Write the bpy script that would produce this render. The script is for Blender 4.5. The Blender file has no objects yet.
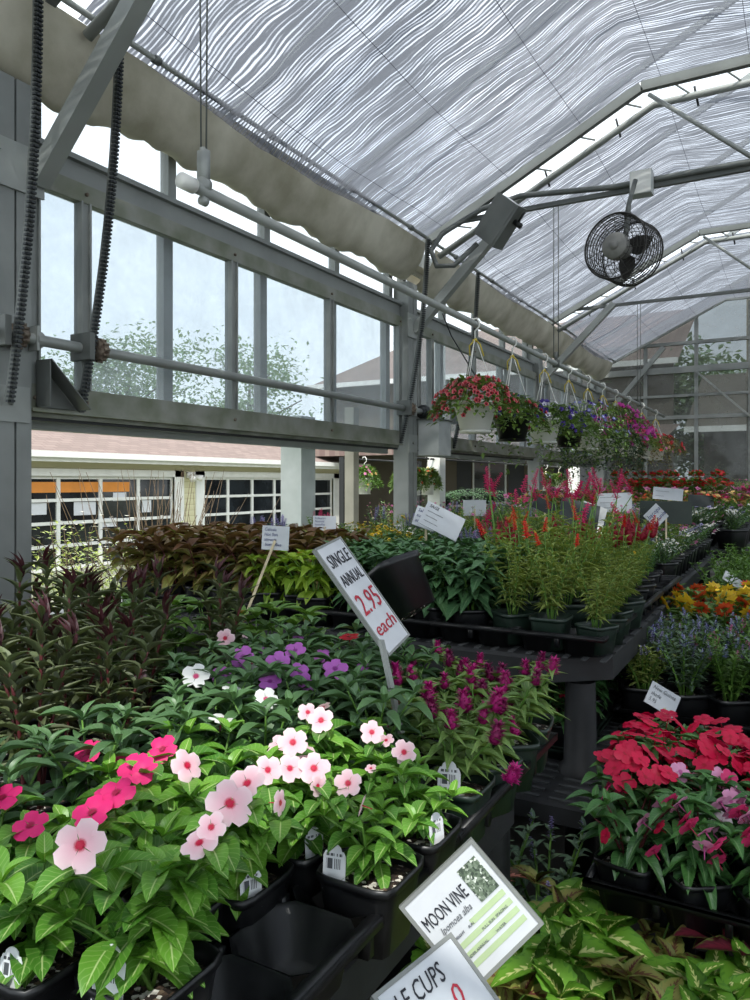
import bpy, math, random
import numpy as np
from mathutils import Vector, Matrix
PI = math.pi
H = 1.45                                   # height of the eye
rad = math.radians
sc = bpy.context.scene
col = sc.collection

# ------------------------------------------------------------------ camera, sky, sun, exposure
cam_data = bpy.data.cameras.new('camera'); cam = bpy.data.objects.new('camera', cam_data); col.objects.link(cam)
cam.location = (0, 0, H); cam.rotation_euler = (rad(90), 0, rad(29.4))
cam_data.sensor_fit = 'VERTICAL'; cam_data.sensor_height = 36; cam_data.lens = 27.0
cam_data.shift_y = -0.018; cam_data.clip_start = .02; cam_data.clip_end = 400
sc.camera = cam
sc.view_settings.view_transform = 'Standard'; sc.view_settings.look = 'None'
sc.view_settings.gamma = 1; sc.view_settings.exposure = 0.36; sc.view_settings.use_curve_mapping = False
sc.cycles.transparent_max_bounces = 20; sc.cycles.max_bounces = 10; sc.cycles.use_denoising = True
sc.cycles.sample_clamp_indirect = 4
w = bpy.data.worlds.new('world'); sc.world = w; w.use_nodes = True
nt = w.node_tree; bg = nt.nodes['Background']
tc = nt.nodes.new('ShaderNodeTexCoord'); sep = nt.nodes.new('ShaderNodeSeparateXYZ'); nt.links.new(tc.outputs['Generated'], sep.inputs[0])
rp = nt.nodes.new('ShaderNodeValToRGB'); nt.links.new(sep.outputs[2], rp.inputs[0])
rp.color_ramp.elements[0].position = 0.0; rp.color_ramp.elements[0].color = (.78, .83, .87, 1)
rp.color_ramp.elements[1].position = .6; rp.color_ramp.elements[1].color = (.76, .83, .93, 1)
nz = nt.nodes.new('ShaderNodeTexNoise'); nz.inputs['Scale'].default_value = 2.2; nz.inputs['Detail'].default_value = 5
nt.links.new(tc.outputs['Generated'], nz.inputs['Vector'])
cr = nt.nodes.new('ShaderNodeValToRGB'); cr.color_ramp.elements[0].position = .42; cr.color_ramp.elements[1].position = .66
nt.links.new(nz.outputs[0], cr.inputs[0])
mx = nt.nodes.new('ShaderNodeMixRGB'); nt.links.new(cr.outputs[0], mx.inputs[0]); nt.links.new(rp.outputs[0], mx.inputs[1]); mx.inputs[2].default_value = (.95, .97, 1, 1)
nt.links.new(mx.outputs[0], bg.inputs[0]); bg.inputs[1].default_value = 1.9
sun_d = bpy.data.lights.new('sun', 'SUN'); sun = bpy.data.objects.new('sun', sun_d); col.objects.link(sun)
SUN_FROM = Vector((.35, -.75, 1.15)).normalized()
sun.rotation_euler = SUN_FROM.to_track_quat('Z', 'Y').to_euler(); sun_d.energy = 3.8; sun_d.angle = rad(.8); sun_d.color = (1, .955, .88)

# ------------------------------------------------------------------ helpers
def hx(h, a=1):
    h = h.lstrip('#'); v = [int(h[i:i+2], 16)/255 for i in (0, 2, 4)]
    return tuple((x/12.92 if x <= .04045 else ((x+.055)/1.055)**2.4) for x in v) + (a,)
MATS = {}
def N(nt, t, **k):
    n = nt.nodes.new(t)
    for a, b in k.items():
        if a.startswith('i_'):
            a = a[2:]; n.inputs[int(a) if a.isdigit() else a].default_value = b
        else: setattr(n, a, b)
    return n
def L(nt, a, b): nt.links.new(a, b)
def math_(nt, op, a, b=None, c=None):
    n = nt.nodes.new('ShaderNodeMath'); n.operation = op
    for i, v in enumerate((a, b, c)):
        if v is None: continue
        if isinstance(v, (int, float)): n.inputs[i].default_value = v
        else: nt.links.new(v, n.inputs[i])
    return n.outputs[0]
def ramp(nt, fac, stops):
    n = nt.nodes.new('ShaderNodeValToRGB'); e = n.color_ramp.elements
    while len(e) < len(stops): e.new(.5)
    for el, (p, c) in zip(e, stops): el.position = p; el.color = c
    nt.links.new(fac, n.inputs[0]); return n.outputs[0]
def mix(nt, fac, a, b, mode='MIX'):
    n = nt.nodes.new('ShaderNodeMixRGB'); n.blend_type = mode
    for i, v in enumerate((fac, a, b)):
        if isinstance(v, (int, float)): n.inputs[i].default_value = v
        elif isinstance(v, tuple): n.inputs[i].default_value = v
        else: nt.links.new(v, n.inputs[i])
    return n.outputs[0]
def newmat(name):
    m = bpy.data.materials.new(name); m.use_nodes = True
    t = m.node_tree; b = t.nodes['Principled BSDF']; MATS[name] = m
    return m, t, b
def plain(name, c, rough=.5, metal=0, var=.15, scale=8, c2=None, bump=0, spec=.5, coord='Object', detail=4):
    m, t, b = newmat(name)
    b.inputs['Roughness'].default_value = rough; b.inputs['Metallic'].default_value = metal
    b.inputs['Specular IOR Level'].default_value = spec
    co = N(t, 'ShaderNodeTexCoord'); nz = N(t, 'ShaderNodeTexNoise', i_Scale=scale, i_Detail=detail); L(t, co.outputs[coord], nz.inputs['Vector'])
    c = hx(c); c2 = hx(c2) if c2 else tuple(x*(1-var*1.6) for x in c[:3])+(1,)
    o = ramp(t, nz.outputs[0], [(.32, c2), (.66, c)]); L(t, o, b.inputs['Base Color'])
    if bump:
        bp = N(t, 'ShaderNodeBump', i_Strength=bump, i_Distance=.01); L(t, nz.outputs[0], bp.inputs['Height']); L(t, bp.outputs[0], b.inputs['Normal'])
    return m
def leafy(name, c, c2, vein='#9fc07a', rough=.42, trans=.28, side=.25, mid=.07, edge=None, tcol=None):
    """leaf: two greens by leaf, pale midrib and faint side veins"""
    m, t, b = newmat(name)
    uv = N(t, 'ShaderNodeUVMap'); s = N(t, 'ShaderNodeSeparateXYZ'); L(t, uv.outputs[0], s.inputs[0])
    a = math_(t, 'ABSOLUTE', math_(t, 'SUBTRACT', s.outputs[0], .5)); a = math_(t, 'MULTIPLY', a, 2.0)
    at = N(t, 'ShaderNodeAttribute', attribute_name='tone')
    base = mix(t, at.outputs['Fac'], hx(c), hx(c2))
    if edge: base = mix(t, ramp(t, a, [(.55, (0, 0, 0, 1)), (.95, (1, 1, 1, 1))]), base, hx(edge))
    mr = ramp(t, a, [(mid*.5, (1, 1, 1, 1)), (mid*1.6, (0, 0, 0, 1))])
    vv = math_(t, 'SINE', math_(t, 'MULTIPLY', math_(t, 'SUBTRACT', math_(t, 'MULTIPLY', s.outputs[1], 9.0), math_(t, 'MULTIPLY', a, 2.2)), 6.283))
    sv = math_(t, 'MULTIPLY', math_(t, 'GREATER_THAN', vv, .86), side)
    f = math_(t, 'MAXIMUM', mr, sv)
    f = math_(t, 'MULTIPLY', f, .75)
    colr = mix(t, f, base, hx(vein)); L(t, colr, b.inputs['Base Color'])
    b.inputs['Roughness'].default_value = rough; b.inputs['Specular IOR Level'].default_value = .45
    tr = N(t, 'ShaderNodeBsdfTranslucent'); L(t, mix(t, 1.0, colr, hx(tcol or '#f2f59a'), 'MULTIPLY'), tr.inputs[0])
    ms = N(t, 'ShaderNodeMixShader', i_0=trans); L(t, b.outputs[0], ms.inputs[1]); L(t, tr.outputs[0], ms.inputs[2])
    L(t, ms.outputs[0], t.nodes['Material Output'].inputs[0])
    return m
def coleus(name, edge, body, heart, w0=.30):
    m, t, b = newmat(name)
    uv = N(t, 'ShaderNodeUVMap'); s = N(t, 'ShaderNodeSeparateXYZ'); L(t, uv.outputs[0], s.inputs[0])
    a = math_(t, 'MULTIPLY', math_(t, 'ABSOLUTE', math_(t, 'SUBTRACT', s.outputs[0], .5)), 2.0)
    nz = N(t, 'ShaderNodeTexNoise', i_Scale=9.0, i_Detail=3.0); L(t, uv.outputs[0], nz.inputs['Vector'])
    fj = math_(t, 'SINE', math_(t, 'MULTIPLY', math_(t, 'SUBTRACT', math_(t, 'MULTIPLY', s.outputs[1], 7.0), math_(t, 'MULTIPLY', a, 3.0)), 6.283))
    q = math_(t, 'ADD', a, math_(t, 'MULTIPLY', fj, -.13)); q = math_(t, 'ADD', q, math_(t, 'MULTIPLY', math_(t, 'SUBTRACT', nz.outputs[0], .5), .35))
    q = math_(t, 'ADD', q, math_(t, 'MULTIPLY', s.outputs[1], .18))
    o = ramp(t, q, [(w0, hx(heart)), (w0+.1, hx(body)), (.86, hx(body)), (.95, hx(edge))])
    at = N(t, 'ShaderNodeAttribute', attribute_name='tone'); o = mix(t, math_(t, 'MULTIPLY', at.outputs['Fac'], .35), o, hx(body))
    L(t, o, b.inputs['Base Color']); b.inputs['Roughness'].default_value = .5
    tr = N(t, 'ShaderNodeBsdfTranslucent'); L(t, o, tr.inputs[0])
    ms = N(t, 'ShaderNodeMixShader', i_0=.25); L(t, b.outputs[0], ms.inputs[1]); L(t, tr.outputs[0], ms.inputs[2])
    L(t, ms.outputs[0], t.nodes['Material Output'].inputs[0]); return m
def petal(name, c, eye=None, r=.2, c2=None, rim=None, rough=.55):
    """petal: v runs from the throat to the tip"""
    m, t, b = newmat(name)
    uv = N(t, 'ShaderNodeUVMap'); s = N(t, 'ShaderNodeSeparateXYZ'); L(t, uv.outputs[0], s.inputs[0])
    nz = N(t, 'ShaderNodeTexNoise', i_Scale=14.0); L(t, uv.outputs[0], nz.inputs['Vector'])
    v = math_(t, 'ADD', s.outputs[1], math_(t, 'MULTIPLY', math_(t, 'SUBTRACT', nz.outputs[0], .5), .12))
    C = hx(c); st = [(0, hx(eye) if eye else C)]
    if eye: st += [(r, hx(eye)), (r+.12, hx(c2) if c2 else C)]
    if rim: st += [(.78, C), (.9, hx(rim))]
    else: st += [(1, C)]
    o = ramp(t, v, st); L(t, o, b.inputs['Base Color']); b.inputs['Roughness'].default_value = rough
    tr = N(t, 'ShaderNodeBsdfTranslucent'); L(t, o, tr.inputs[0])
    ms = N(t, 'ShaderNodeMixShader', i_0=.3); L(t, b.outputs[0], ms.inputs[1]); L(t, tr.outputs[0], ms.inputs[2])
    L(t, ms.outputs[0], t.nodes['Material Output'].inputs[0]); return m

class MB:
    def __init__(s): s.v = []; s.f = []; s.uv = []; s.t = []; s.n = 0; s.fm = []
    def add(s, V, F, uv=None, tone=0., mi=0):
        V = np.asarray(V, float); k = len(V); s.v.append(V)
        s.f += [tuple(i+s.n for i in f) for f in F]; s.fm += [mi]*len(F)
        s.uv.append(np.zeros((k, 2)) if uv is None else np.asarray(uv, float)); s.t.append(np.full(k, tone)); s.n += k
    def box(s, lo, hi, M=None, mi=0):
        x0, y0, z0 = lo; x1, y1, z1 = hi
        V = np.array([(x0,y0,z0),(x1,y0,z0),(x1,y1,z0),(x0,y1,z0),(x0,y0,z1),(x1,y0,z1),(x1,y1,z1),(x0,y1,z1)], float)
        if M is not None: V = V @ np.array(M.to_3x3()).T + np.array(M.translation)
        s.add(V, [(0,3,2,1),(4,5,6,7),(0,1,5,4),(1,2,6,5),(2,3,7,6),(3,0,4,7)], mi=mi)
    def bar(s, a, b, w, h=None, up=(0, 0, 1), mi=0):
        a, b = Vector(a), Vector(b); d = (b-a).normalized(); h = h or w
        x = d.cross(Vector(up)); x = x.normalized() if x.length > 1e-4 else Vector((1, 0, 0)); z = x.cross(d)
        M = Matrix((x, d, z)).transposed().to_4x4(); M.translation = a
        s.box((-w/2, 0, -h/2), (w/2, (b-a).length, h/2), M, mi)
    def tube(s, pts, r, seg=8, caps=True, mi=0, tone=0.):
        pts = [Vector(p) for p in pts]; n = len(pts); rs = r if isinstance(r, (list, tuple)) else [r]*n
        V = []; prev = None
        for i, p in enumerate(pts):
            d = (pts[min(i+1, n-1)]-pts[max(i-1, 0)]).normalized()
            if prev is None: x = d.orthogonal().normalized()
            else:
                x = prev - d*prev.dot(d); x = x.normalized() if x.length > 1e-6 else d.orthogonal().normalized()
            prev = x; y = d.cross(x)
            for k in range(seg):
                a = 2*PI*k/seg; V.append(p+(x*math.cos(a)+y*math.sin(a))*rs[i])
        F = [(i*seg+k, i*seg+(k+1) % seg, (i+1)*seg+(k+1) % seg, (i+1)*seg+k) for i in range(n-1) for k in range(seg)]
        if caps: F += [tuple(range(seg-1, -1, -1)), tuple((n-1)*seg+k for k in range(seg))]
        s.add([tuple(v) for v in V], F, mi=mi, tone=tone)
    def loft(s, prof, seg=24, sq=None, off=(0, 0, 0), cap0=True, cap1=False, mi=0):
        """rings (radius, z); sq = exponent of a rounded square section"""
        V = []
        for r, z in prof:
            for k in range(seg):
                a = 2*PI*(k+.5)/seg; c_, s_ = math.cos(a), math.sin(a)
                q = r if not sq else r/((abs(c_)**sq+abs(s_)**sq)**(1/sq))
                V.append((off[0]+q*c_, off[1]+q*s_, off[2]+z))
        n = len(prof); F = [(i*seg+k, i*seg+(k+1) % seg, (i+1)*seg+(k+1) % seg, (i+1)*seg+k) for i in range(n-1) for k in range(seg)]
        if cap0: F.append(tuple(range(seg-1, -1, -1)))
        if cap1: F.append(tuple((n-1)*seg+k for k in range(seg)))
        s.add(V, F, mi=mi)
    def leaf(s, p, d, up, Ln, W, tmpl, tone=0., mi=0):
        T, uv, F = tmpl
        d = Vector(d).normalized(); x = d.cross(Vector(up))
        if x.length < 1e-3: x = d.orthogonal()
        x.normalize(); z = x.cross(d)
        B = np.array([list(x*W), list(d*Ln), list(z*Ln)])
        s.add(T @ B + np.array(p), F, uv, tone, mi)
    def build(s, name, mats, parent=None, smooth=True, loc=None):
        me = bpy.data.meshes.new(name)
        me.from_pydata(np.vstack(s.v).tolist(), [], s.f)
        uvl = me.uv_layers.new(name='UVMap'); U = np.vstack(s.uv)
        li = np.empty(len(me.loops), np.int32); me.loops.foreach_get('vertex_index', li)
        uvl.data.foreach_set('uv', U[li].astype(np.float32).ravel())
        at = me.attributes.new('tone', 'FLOAT', 'POINT'); at.data.foreach_set('value', np.concatenate(s.t).astype(np.float32))
        for m in (mats if isinstance(mats, (list, tuple)) else [mats]): me.materials.append(MATS[m])
        me.polygons.foreach_set('material_index', np.array(s.fm, np.int32))
        if smooth: me.polygons.foreach_set('use_smooth', np.ones(len(me.polygons), bool))
        me.update()
        o = bpy.data.objects.new(name, me); col.objects.link(o)
        if parent: o.parent = parent
        if loc: o.location = loc
        return o
LABELS = {}
def tag(o, label=None, cat=None, group=None, kind=None):
    if label:
        o['label'] = label
        LABELS.setdefault(label.lower(), []).append((o.name, group))
    if cat: o['category'] = cat
    if group: o['group'] = group
    elif 'group' in o.keys() and label: del o['group']
    if kind: o['kind'] = kind
    return o
def thing(name, label, cat, loc=(0, 0, 0), rz=0, group=None):
    o = bpy.data.objects.new(name, None); col.objects.link(o); o.location = loc; o.rotation_euler = (0, 0, rz); o.empty_display_size = .05
    return tag(o, label, cat, group)
def struct(o): o['kind'] = 'structure'; return o
CH = {}
def part(name, mb, mats, parent, smooth=True):
    o = mb.build(name, mats, parent, smooth); CH.setdefault(parent.name, []).append(o); return o
def inst(src, parent, M=None):
    o = src.copy(); col.objects.link(o); o.parent = parent
    if M is not None: o.matrix_local = M
    CH.setdefault(parent.name, []).append(o); return o
def dup(root, parent=None):
    c = root.copy(); col.objects.link(c)
    if parent: c.parent = parent; CH.setdefault(parent.name, []).append(c)
    for ch in CH.get(root.name, []): dup(ch, c)
    return c
def face_dir(p, d, roll=0, s=1):
    q = Vector(d).to_track_quat('Z', 'Y'); return Matrix.Translation(Vector(p)) @ q.to_matrix().to_4x4() @ Matrix.Rotation(roll, 4, 'Z') @ Matrix.Scale(s, 4)
ORD = ['', 'first', 'second', 'third', 'fourth', 'fifth', 'sixth', 'seventh', 'eighth', 'ninth', 'tenth', 'eleventh', 'twelfth', 'thirteenth', 'fourteenth', 'fifteenth', 'sixteenth', 'seventeenth', 'eighteenth']

# ---- leaf templates: width 1, length 1
def template(nl=6, nw=2, shape='ovate', fold=.12, curl=.25, wave=0., serr=0.):
    T = []; uv = []
    for i in range(nl+1):
        v = i/nl
        if shape == 'ovate': wd = math.sin(PI*v**.75)**.8 if 0 < v < 1 else 0
        elif shape == 'obovate': wd = (math.sin(PI*v**1.12)**.62 if 0 < v < 1 else 0)
        elif shape == 'lance': wd = (math.sin(PI*v**.6)**1.2 if 0 < v < 1 else 0)
        elif shape == 'strap': wd = min(1, v*6)*(1-v**3)**.7
        elif shape == 'heart': wd = math.sin(PI*min(1, v**.62))**.7 if 0 < v < 1 else 0
        else: wd = math.sin(PI*v)
        wd = max(wd, .03)
        if serr: wd *= 1+serr*(1 if i % 2 else -1)
        for j in range(nw+1):
            u = j/nw*2-1
            x = u*wd*.5
            z = abs(u)*fold*wd - curl*v*v + .12*v*(1-v) + wave*math.sin(v*9+u*2)*abs(u)
            T.append((x, v*(1-.12*curl*v), z)); uv.append((j/nw, v))
    F = [(i*(nw+1)+j, i*(nw+1)+j+1, (i+1)*(nw+1)+j+1, (i+1)*(nw+1)+j) for i in range(nl) for j in range(nw)]
    return np.array(T), np.array(uv), F
def petal_flower(name, mats, n=5, R=.024, wid=1.0, cup=.1, seed=0, throat=.0, ruff=.06, r0=.06, doubled=0, notch=0., spur=True, nl=4, nw=4):
    """a flower facing +Z with n petals; v runs outwards"""
    rng = random.Random(seed); mb = MB()
    for lay in range(1+doubled):
        for k in range(n):
            a = 2*PI*(k+.5*lay)/n+rng.uniform(-.08, .08); RR = R*(1-.28*lay)*rng.uniform(.93, 1.05); half = PI/n*wid*1.08
            T = []; uv = []
            tw = rng.uniform(-.15, .15)
            for i in range(nl+1):
                v = i/nl
                for j in range(nw+1):
                    u = j/nw*2-1
                    rr = RR*(r0+(1-r0)*v); rr *= 1-(.36*abs(u)**2.8+notch*(1-abs(u)))*v**2
                    ww = half*(1.20-.16*v)
                    aa = a+u*ww*(.65+.35*v)
                    z = cup*RR*v - .10*RR*v**3 + ruff*RR*math.sin(u*4+k)*v + tw*u*RR*.35*v + lay*.16*RR + .0015*(k % 2) - throat*(1-v)**2.5*RR
                    T.append((rr*math.cos(aa), rr*math.sin(aa), z)); uv.append((j/nw, v))
            F = [(i*(nw+1)+j, i*(nw+1)+j+1, (i+1)*(nw+1)+j+1, (i+1)*(nw+1)+j) for i in range(nl) for j in range(nw)]
            mb.add(T, F, uv)
    if not throat > .3: mb.loft([(R*.13, .004*R), (0, .02*R)], 8, cap0=False)
    if spur: mb.tube([(0, 0, -throat*R*.9-R*.06), (0, .001, -R*.5), (0, .002, -R*1.0)], [R*.07, R*.05, R*.035], 5)
    o = mb.build(name, mats); col.objects.unlink(o); return o

# ------------------------------------------------------------------ materials
plain('steel', '#a0a39e', .55, .35, .14, 3, bump=.05)
plain('steel_dark', '#70736f', .55, .4, .2, 3)
plain('aluminium', '#8e918d', .55, .25, .1, 5)
plain('aluminium_dark', '#5d6160', .5, .3, .15, 5)
plain('sash_rail', '#8f9086', .5, .3, .2, 6, c2='#6c705c')
plain('rack_steel', '#3c3f40', .5, .6, .2, 20)
plain('rust', '#8d8172', .7, .4, .3, 60, c2='#4f3f33')
plain('black_plastic', '#17181a', .38, 0, .3, 20, spec=.5)
plain('bench_plastic', '#242527', .62, 0, .25, 14, c2='#151617', bump=.08)
plain('green_plastic', '#1f2f26', .42, 0, .2, 20)
plain('white_plastic', '#e4e3dc', .45, 0, .05, 8)
plain('basket_plastic', '#efeee6', .5, 0, .06, 8)
plain('black_paint', '#191b1b', .55, 0, .1, 10)
plain('slate_board', '#3a3f3f', .75, 0, .2, 9)
plain('green_board', '#2b352f', .6, 0, .15, 9)
plain('grey_box', '#b5b9b7', .5, .2, .08, 9)
plain('card', '#cdd0d4', .75, 0, .04, 20)
plain('card_edge', '#8f9494', .5, .3, .1, 20)
plain('white_paint', '#dfe0db', .6, 0, .06, 5)
plain('wood_post', '#c3bca9', .8, 0, .2, 3, c2='#a09a89')
plain('painted_wood', '#cfd3cd', .75, 0, .14, 3, c2='#a9b1a9')
plain('stake_wood', '#cbbd9c', .8, 0, .1, 30)
plain('ink', '#20222a', .7, 0, 0, 10)
plain('red_ink', '#b02a3c', .7, 0, 0, 10)
plain('blue_ink', '#3b4478', .7, 0, 0, 10)
plain('faded_ink', '#6d7074', .7, 0, 0, 10)
plain('green_print', '#b3c79a', .75, 0, .08, 30)
plain('rope', '#c9c2ac', .9, 0, .1, 60)
plain('yellow_cord', '#c9b34a', .8, 0, .1, 60)
plain('fan_guard', '#3c3a37', .5, .5, .3, 30)
plain('fan_motor', '#8d8c86', .5, .3, .2, 10)
plain('canvas', '#d0cab9', .85, 0, .3, 3.2, c2='#a39d88', bump=1.0, detail=9)
plain('stem_green', '#5f8a35', .6, 0, .2, 30)
plain('stem_red', '#5d2226', .6, 0, .2, 30)
plain('stem_brown', '#5b4a33', .8, 0, .2, 30)
plain('concrete', '#5b5851', .9, 0, .25, 3, bump=.2)
plain('ground_outside', '#7c7b70', .95, 0, .2, .8, c2='#5d6b45')
plain('taupe_wall', '#5c564b', .8, 0, .1, 2)
plain('dark_wall', '#4a463f', .85, 0, .2, 1.2)
plain('shutter', '#22262b', .6, 0, .1, 5)
plain('dark_glass', '#2a2f33', .08, 0, .6, 1.3, c2='#0e1012')
plain('orange_sign', '#d98a35', .6, 0, .1, 3)
plain('bark', '#6b6256', .9, 0, .3, 6)
plain('grid_mark', '#3a3c3d', .7, 0, .1, 10)
# soil with perlite
m, t, b = newmat('soil'); co = N(t, 'ShaderNodeTexCoord'); vo = N(t, 'ShaderNodeTexVoronoi', i_Scale=150.0); L(t, co.outputs['Object'], vo.inputs['Vector'])
sp = N(t, 'ShaderNodeSeparateColor'); L(t, vo.outputs['Color'], sp.inputs[0])
o_ = ramp(t, sp.outputs[0], [(0, hx('#2a201a')), (.55, hx('#4a3a2e')), (.80, hx('#6b5a48')), (.84, hx('#d8d2c6'))]); o_.node.color_ramp.interpolation = 'CONSTANT'
L(t, o_, b.inputs['Base Color']); b.inputs['Roughness'].default_value = .95
bp = N(t, 'ShaderNodeBump', i_Strength=.8, i_Distance=.004); L(t, vo.outputs[0], bp.inputs['Height']); L(t, bp.outputs[0], b.inputs['Normal'])
# dusty greenhouse glass
def glass(name, haze, tint, hz='#d6e2ee'):
    m, t, b = newmat(name); co = N(t, 'ShaderNodeTexCoord'); nz = N(t, 'ShaderNodeTexNoise', i_Scale=3.0, i_Detail=7.0, i_Roughness=.7); L(t, co.outputs['Object'], nz.inputs['Vector'])
    tp = N(t, 'ShaderNodeBsdfTransparent'); tp.inputs[0].default_value = hx(tint)
    df = N(t, 'ShaderNodeBsdfTranslucent'); df.inputs[0].default_value = hx(hz); d2 = N(t, 'ShaderNodeBsdfDiffuse'); d2.inputs[0].default_value = hx(hz)
    mm = N(t, 'ShaderNodeMixShader', i_0=.5); L(t, df.outputs[0], mm.inputs[1]); L(t, d2.outputs[0], mm.inputs[2])
    f = ramp(t, nz.outputs[0], [(.3, (haze*.55,)*3+(1,)), (.72, (min(1, haze*1.5),)*3+(1,))])
    m1 = N(t, 'ShaderNodeMixShader'); L(t, f, m1.inputs[0]); L(t, tp.outputs[0], m1.inputs[1]); L(t, mm.outputs[0], m1.inputs[2])
    gl = N(t, 'ShaderNodeBsdfGlossy'); gl.inputs['Roughness'].default_value = .05
    fr = N(t, 'ShaderNodeLayerWeight', i_Blend=.5); m2 = N(t, 'ShaderNodeMixShader'); L(t, math_(t, 'MULTIPLY_ADD', math_(t, 'POWER', fr.outputs['Facing'], 5.0), .5, .03), m2.inputs[0]); L(t, m1.outputs[0], m2.inputs[1]); L(t, gl.outputs[0], m2.inputs[2])
    L(t, m2.outputs[0], t.nodes['Material Output'].inputs[0]); return m
glass('dusty_glass', .20, '#dfe5e8', '#cfd4d8')
glass('roof_glass', .06, '#f2f6f8')
glass('smoky_glass', .25, '#7b8183', '#7d7f7c')
# woven shade cloth: bands of opaque and open weave
m, t, b = newmat('shade_cloth'); uv = N(t, 'ShaderNodeUVMap'); s_ = N(t, 'ShaderNodeSeparateXYZ'); L(t, uv.outputs[0], s_.inputs[0])
n1 = N(t, 'ShaderNodeTexNoise', i_Scale=1.1, i_Detail=1.5); L(t, uv.outputs[0], n1.inputs['Vector'])
n2 = N(t, 'ShaderNodeTexNoise', i_Scale=1.0, i_Detail=5.0, i_Roughness=.65)
mp = N(t, 'ShaderNodeMapping'); mp.inputs['Scale'].default_value = (1.6, 15, 1); L(t, uv.outputs[0], mp.inputs[0]); L(t, mp.outputs[0], n2.inputs['Vector'])
yy = math_(t, 'ADD', s_.outputs[1], math_(t, 'MULTIPLY', n1.outputs[0], .42))
n4 = N(t, 'ShaderNodeTexNoise', i_Scale=5.0, i_Detail=2.0); L(t, uv.outputs[0], n4.inputs['Vector'])
yy = math_(t, 'ADD', yy, math_(t, 'MULTIPLY', n4.outputs[0], .03))
s1 = math_(t, 'SINE', math_(t, 'MULTIPLY', yy, 6.283/.024)); s2 = math_(t, 'SINE', math_(t, 'MULTIPLY', yy, 6.283/.037))
st = math_(t, 'ADD', math_(t, 'MULTIPLY', s1, .5), math_(t, 'MULTIPLY', s2, .28)); st = math_(t, 'ADD', st, math_(t, 'MULTIPLY', math_(t, 'SUBTRACT', n2.outputs[0], .5), 3.4))
op = ramp(t, math_(t, 'MULTIPLY_ADD', st, .5, .5), [(.48, (.0,)*3+(1,)), (.84, (.56,)*3+(1,))])
sx = math_(t, 'FRACT', math_(t, 'MULTIPLY', s_.outputs[0], 1/.62)); seam = math_(t, 'LESS_THAN', math_(t, 'ABSOLUTE', math_(t, 'SUBTRACT', sx, .5)), .003)
seam2 = seam
tp = N(t, 'ShaderNodeBsdfTransparent'); tp.inputs[0].default_value = (.95, .96, 1, 1)
cc = mix(t, seam2, hx('#7b7d83'), hx('#3a3a40'))
df = N(t, 'ShaderNodeBsdfDiffuse'); L(t, cc, df.inputs[0]); tl = N(t, 'ShaderNodeBsdfTranslucent'); L(t, cc, tl.inputs[0])
ms = N(t, 'ShaderNodeMixShader', i_0=.5); L(t, df.outputs[0], ms.inputs[1]); L(t, tl.outputs[0], ms.inputs[2])
fac = math_(t, 'MULTIPLY', op, math_(t, 'SUBTRACT', 1.0, seam2))
m3 = N(t, 'ShaderNodeMixShader'); L(t, fac, m3.inputs[0]); L(t, ms.outputs[0], m3.inputs[1]); L(t, tp.outputs[0], m3.inputs[2])
L(t, m3.outputs[0], t.nodes['Material Output'].inputs[0])
# shingles, siding
m, t, b = newmat('shingles'); co = N(t, 'ShaderNodeTexCoord'); mp = N(t, 'ShaderNodeMapping'); L(t, co.outputs['Object'], mp.inputs[0]); mp.inputs['Rotation'].default_value = (0, 0, rad(90))
br = N(t, 'ShaderNodeTexBrick', i_Scale=1.0); br.inputs['Color1'].default_value = hx('#74665f'); br.inputs['Color2'].default_value = hx('#83746c'); br.inputs['Mortar'].default_value = hx('#6d5c57')
br.inputs['Brick Width'].default_value = .33; br.inputs['Row Height'].default_value = .17; br.inputs['Mortar Size'].default_value = .012; L(t, mp.outputs[0], br.inputs['Vector'])
L(t, br.outputs[0], b.inputs['Base Color']); b.inputs['Roughness'].default_value = .95
m, t, b = newmat('siding'); co = N(t, 'ShaderNodeTexCoord'); s_ = N(t, 'ShaderNodeSeparateXYZ'); L(t, co.outputs['Object'], s_.inputs[0])
f = math_(t, 'FRACT', math_(t, 'MULTIPLY', s_.outputs[2], 1/.15)); o_ = ramp(t, f, [(0, hx('#8f8b6c')), (.1, hx('#c2bd98')), (1, hx('#cbc7a4'))]); L(t, o_, b.inputs['Base Color']); b.inputs['Roughness'].default_value = .8
# plant tag: white plastic with a bar code and a small picture
m, t, b = newmat('tag_print'); uv = N(t, 'ShaderNodeUVMap'); s_ = N(t, 'ShaderNodeSeparateXYZ'); L(t, uv.outputs[0], s_.inputs[0])
nz = N(t, 'ShaderNodeTexWhiteNoise', noise_dimensions='1D'); L(t, math_(t, 'FLOOR', math_(t, 'MULTIPLY', s_.outputs[0], 26.0)), nz.inputs['W'])
inb = math_(t, 'MULTIPLY', math_(t, 'GREATER_THAN', s_.outputs[1], .36), math_(t, 'LESS_THAN', s_.outputs[1], .62))
inx = math_(t, 'MULTIPLY', math_(t, 'GREATER_THAN', s_.outputs[0], .14), math_(t, 'LESS_THAN', s_.outputs[0], .86))
bars = math_(t, 'MULTIPLY', math_(t, 'MULTIPLY', inb, inx), math_(t, 'GREATER_THAN', nz.outputs[0], .5))
w2 = N(t, 'ShaderNodeTexWhiteNoise', noise_dimensions='1D'); L(t, math_(t, 'FLOOR', math_(t, 'MULTIPLY', s_.outputs[0], 40.0)), w2.inputs['W'])
ttl = math_(t, 'MULTIPLY', math_(t, 'MULTIPLY', math_(t, 'GREATER_THAN', s_.outputs[1], .68), math_(t, 'LESS_THAN', s_.outputs[1], .75)), math_(t, 'MULTIPLY', inx, math_(t, 'GREATER_THAN', w2.outputs[0], .4)))
o_ = mix(t, math_(t, 'MAXIMUM', bars, ttl), hx('#e6e7ea'), hx('#55575c'))
L(t, o_, b.inputs['Base Color']); b.inputs['Roughness'].default_value = .35
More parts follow.
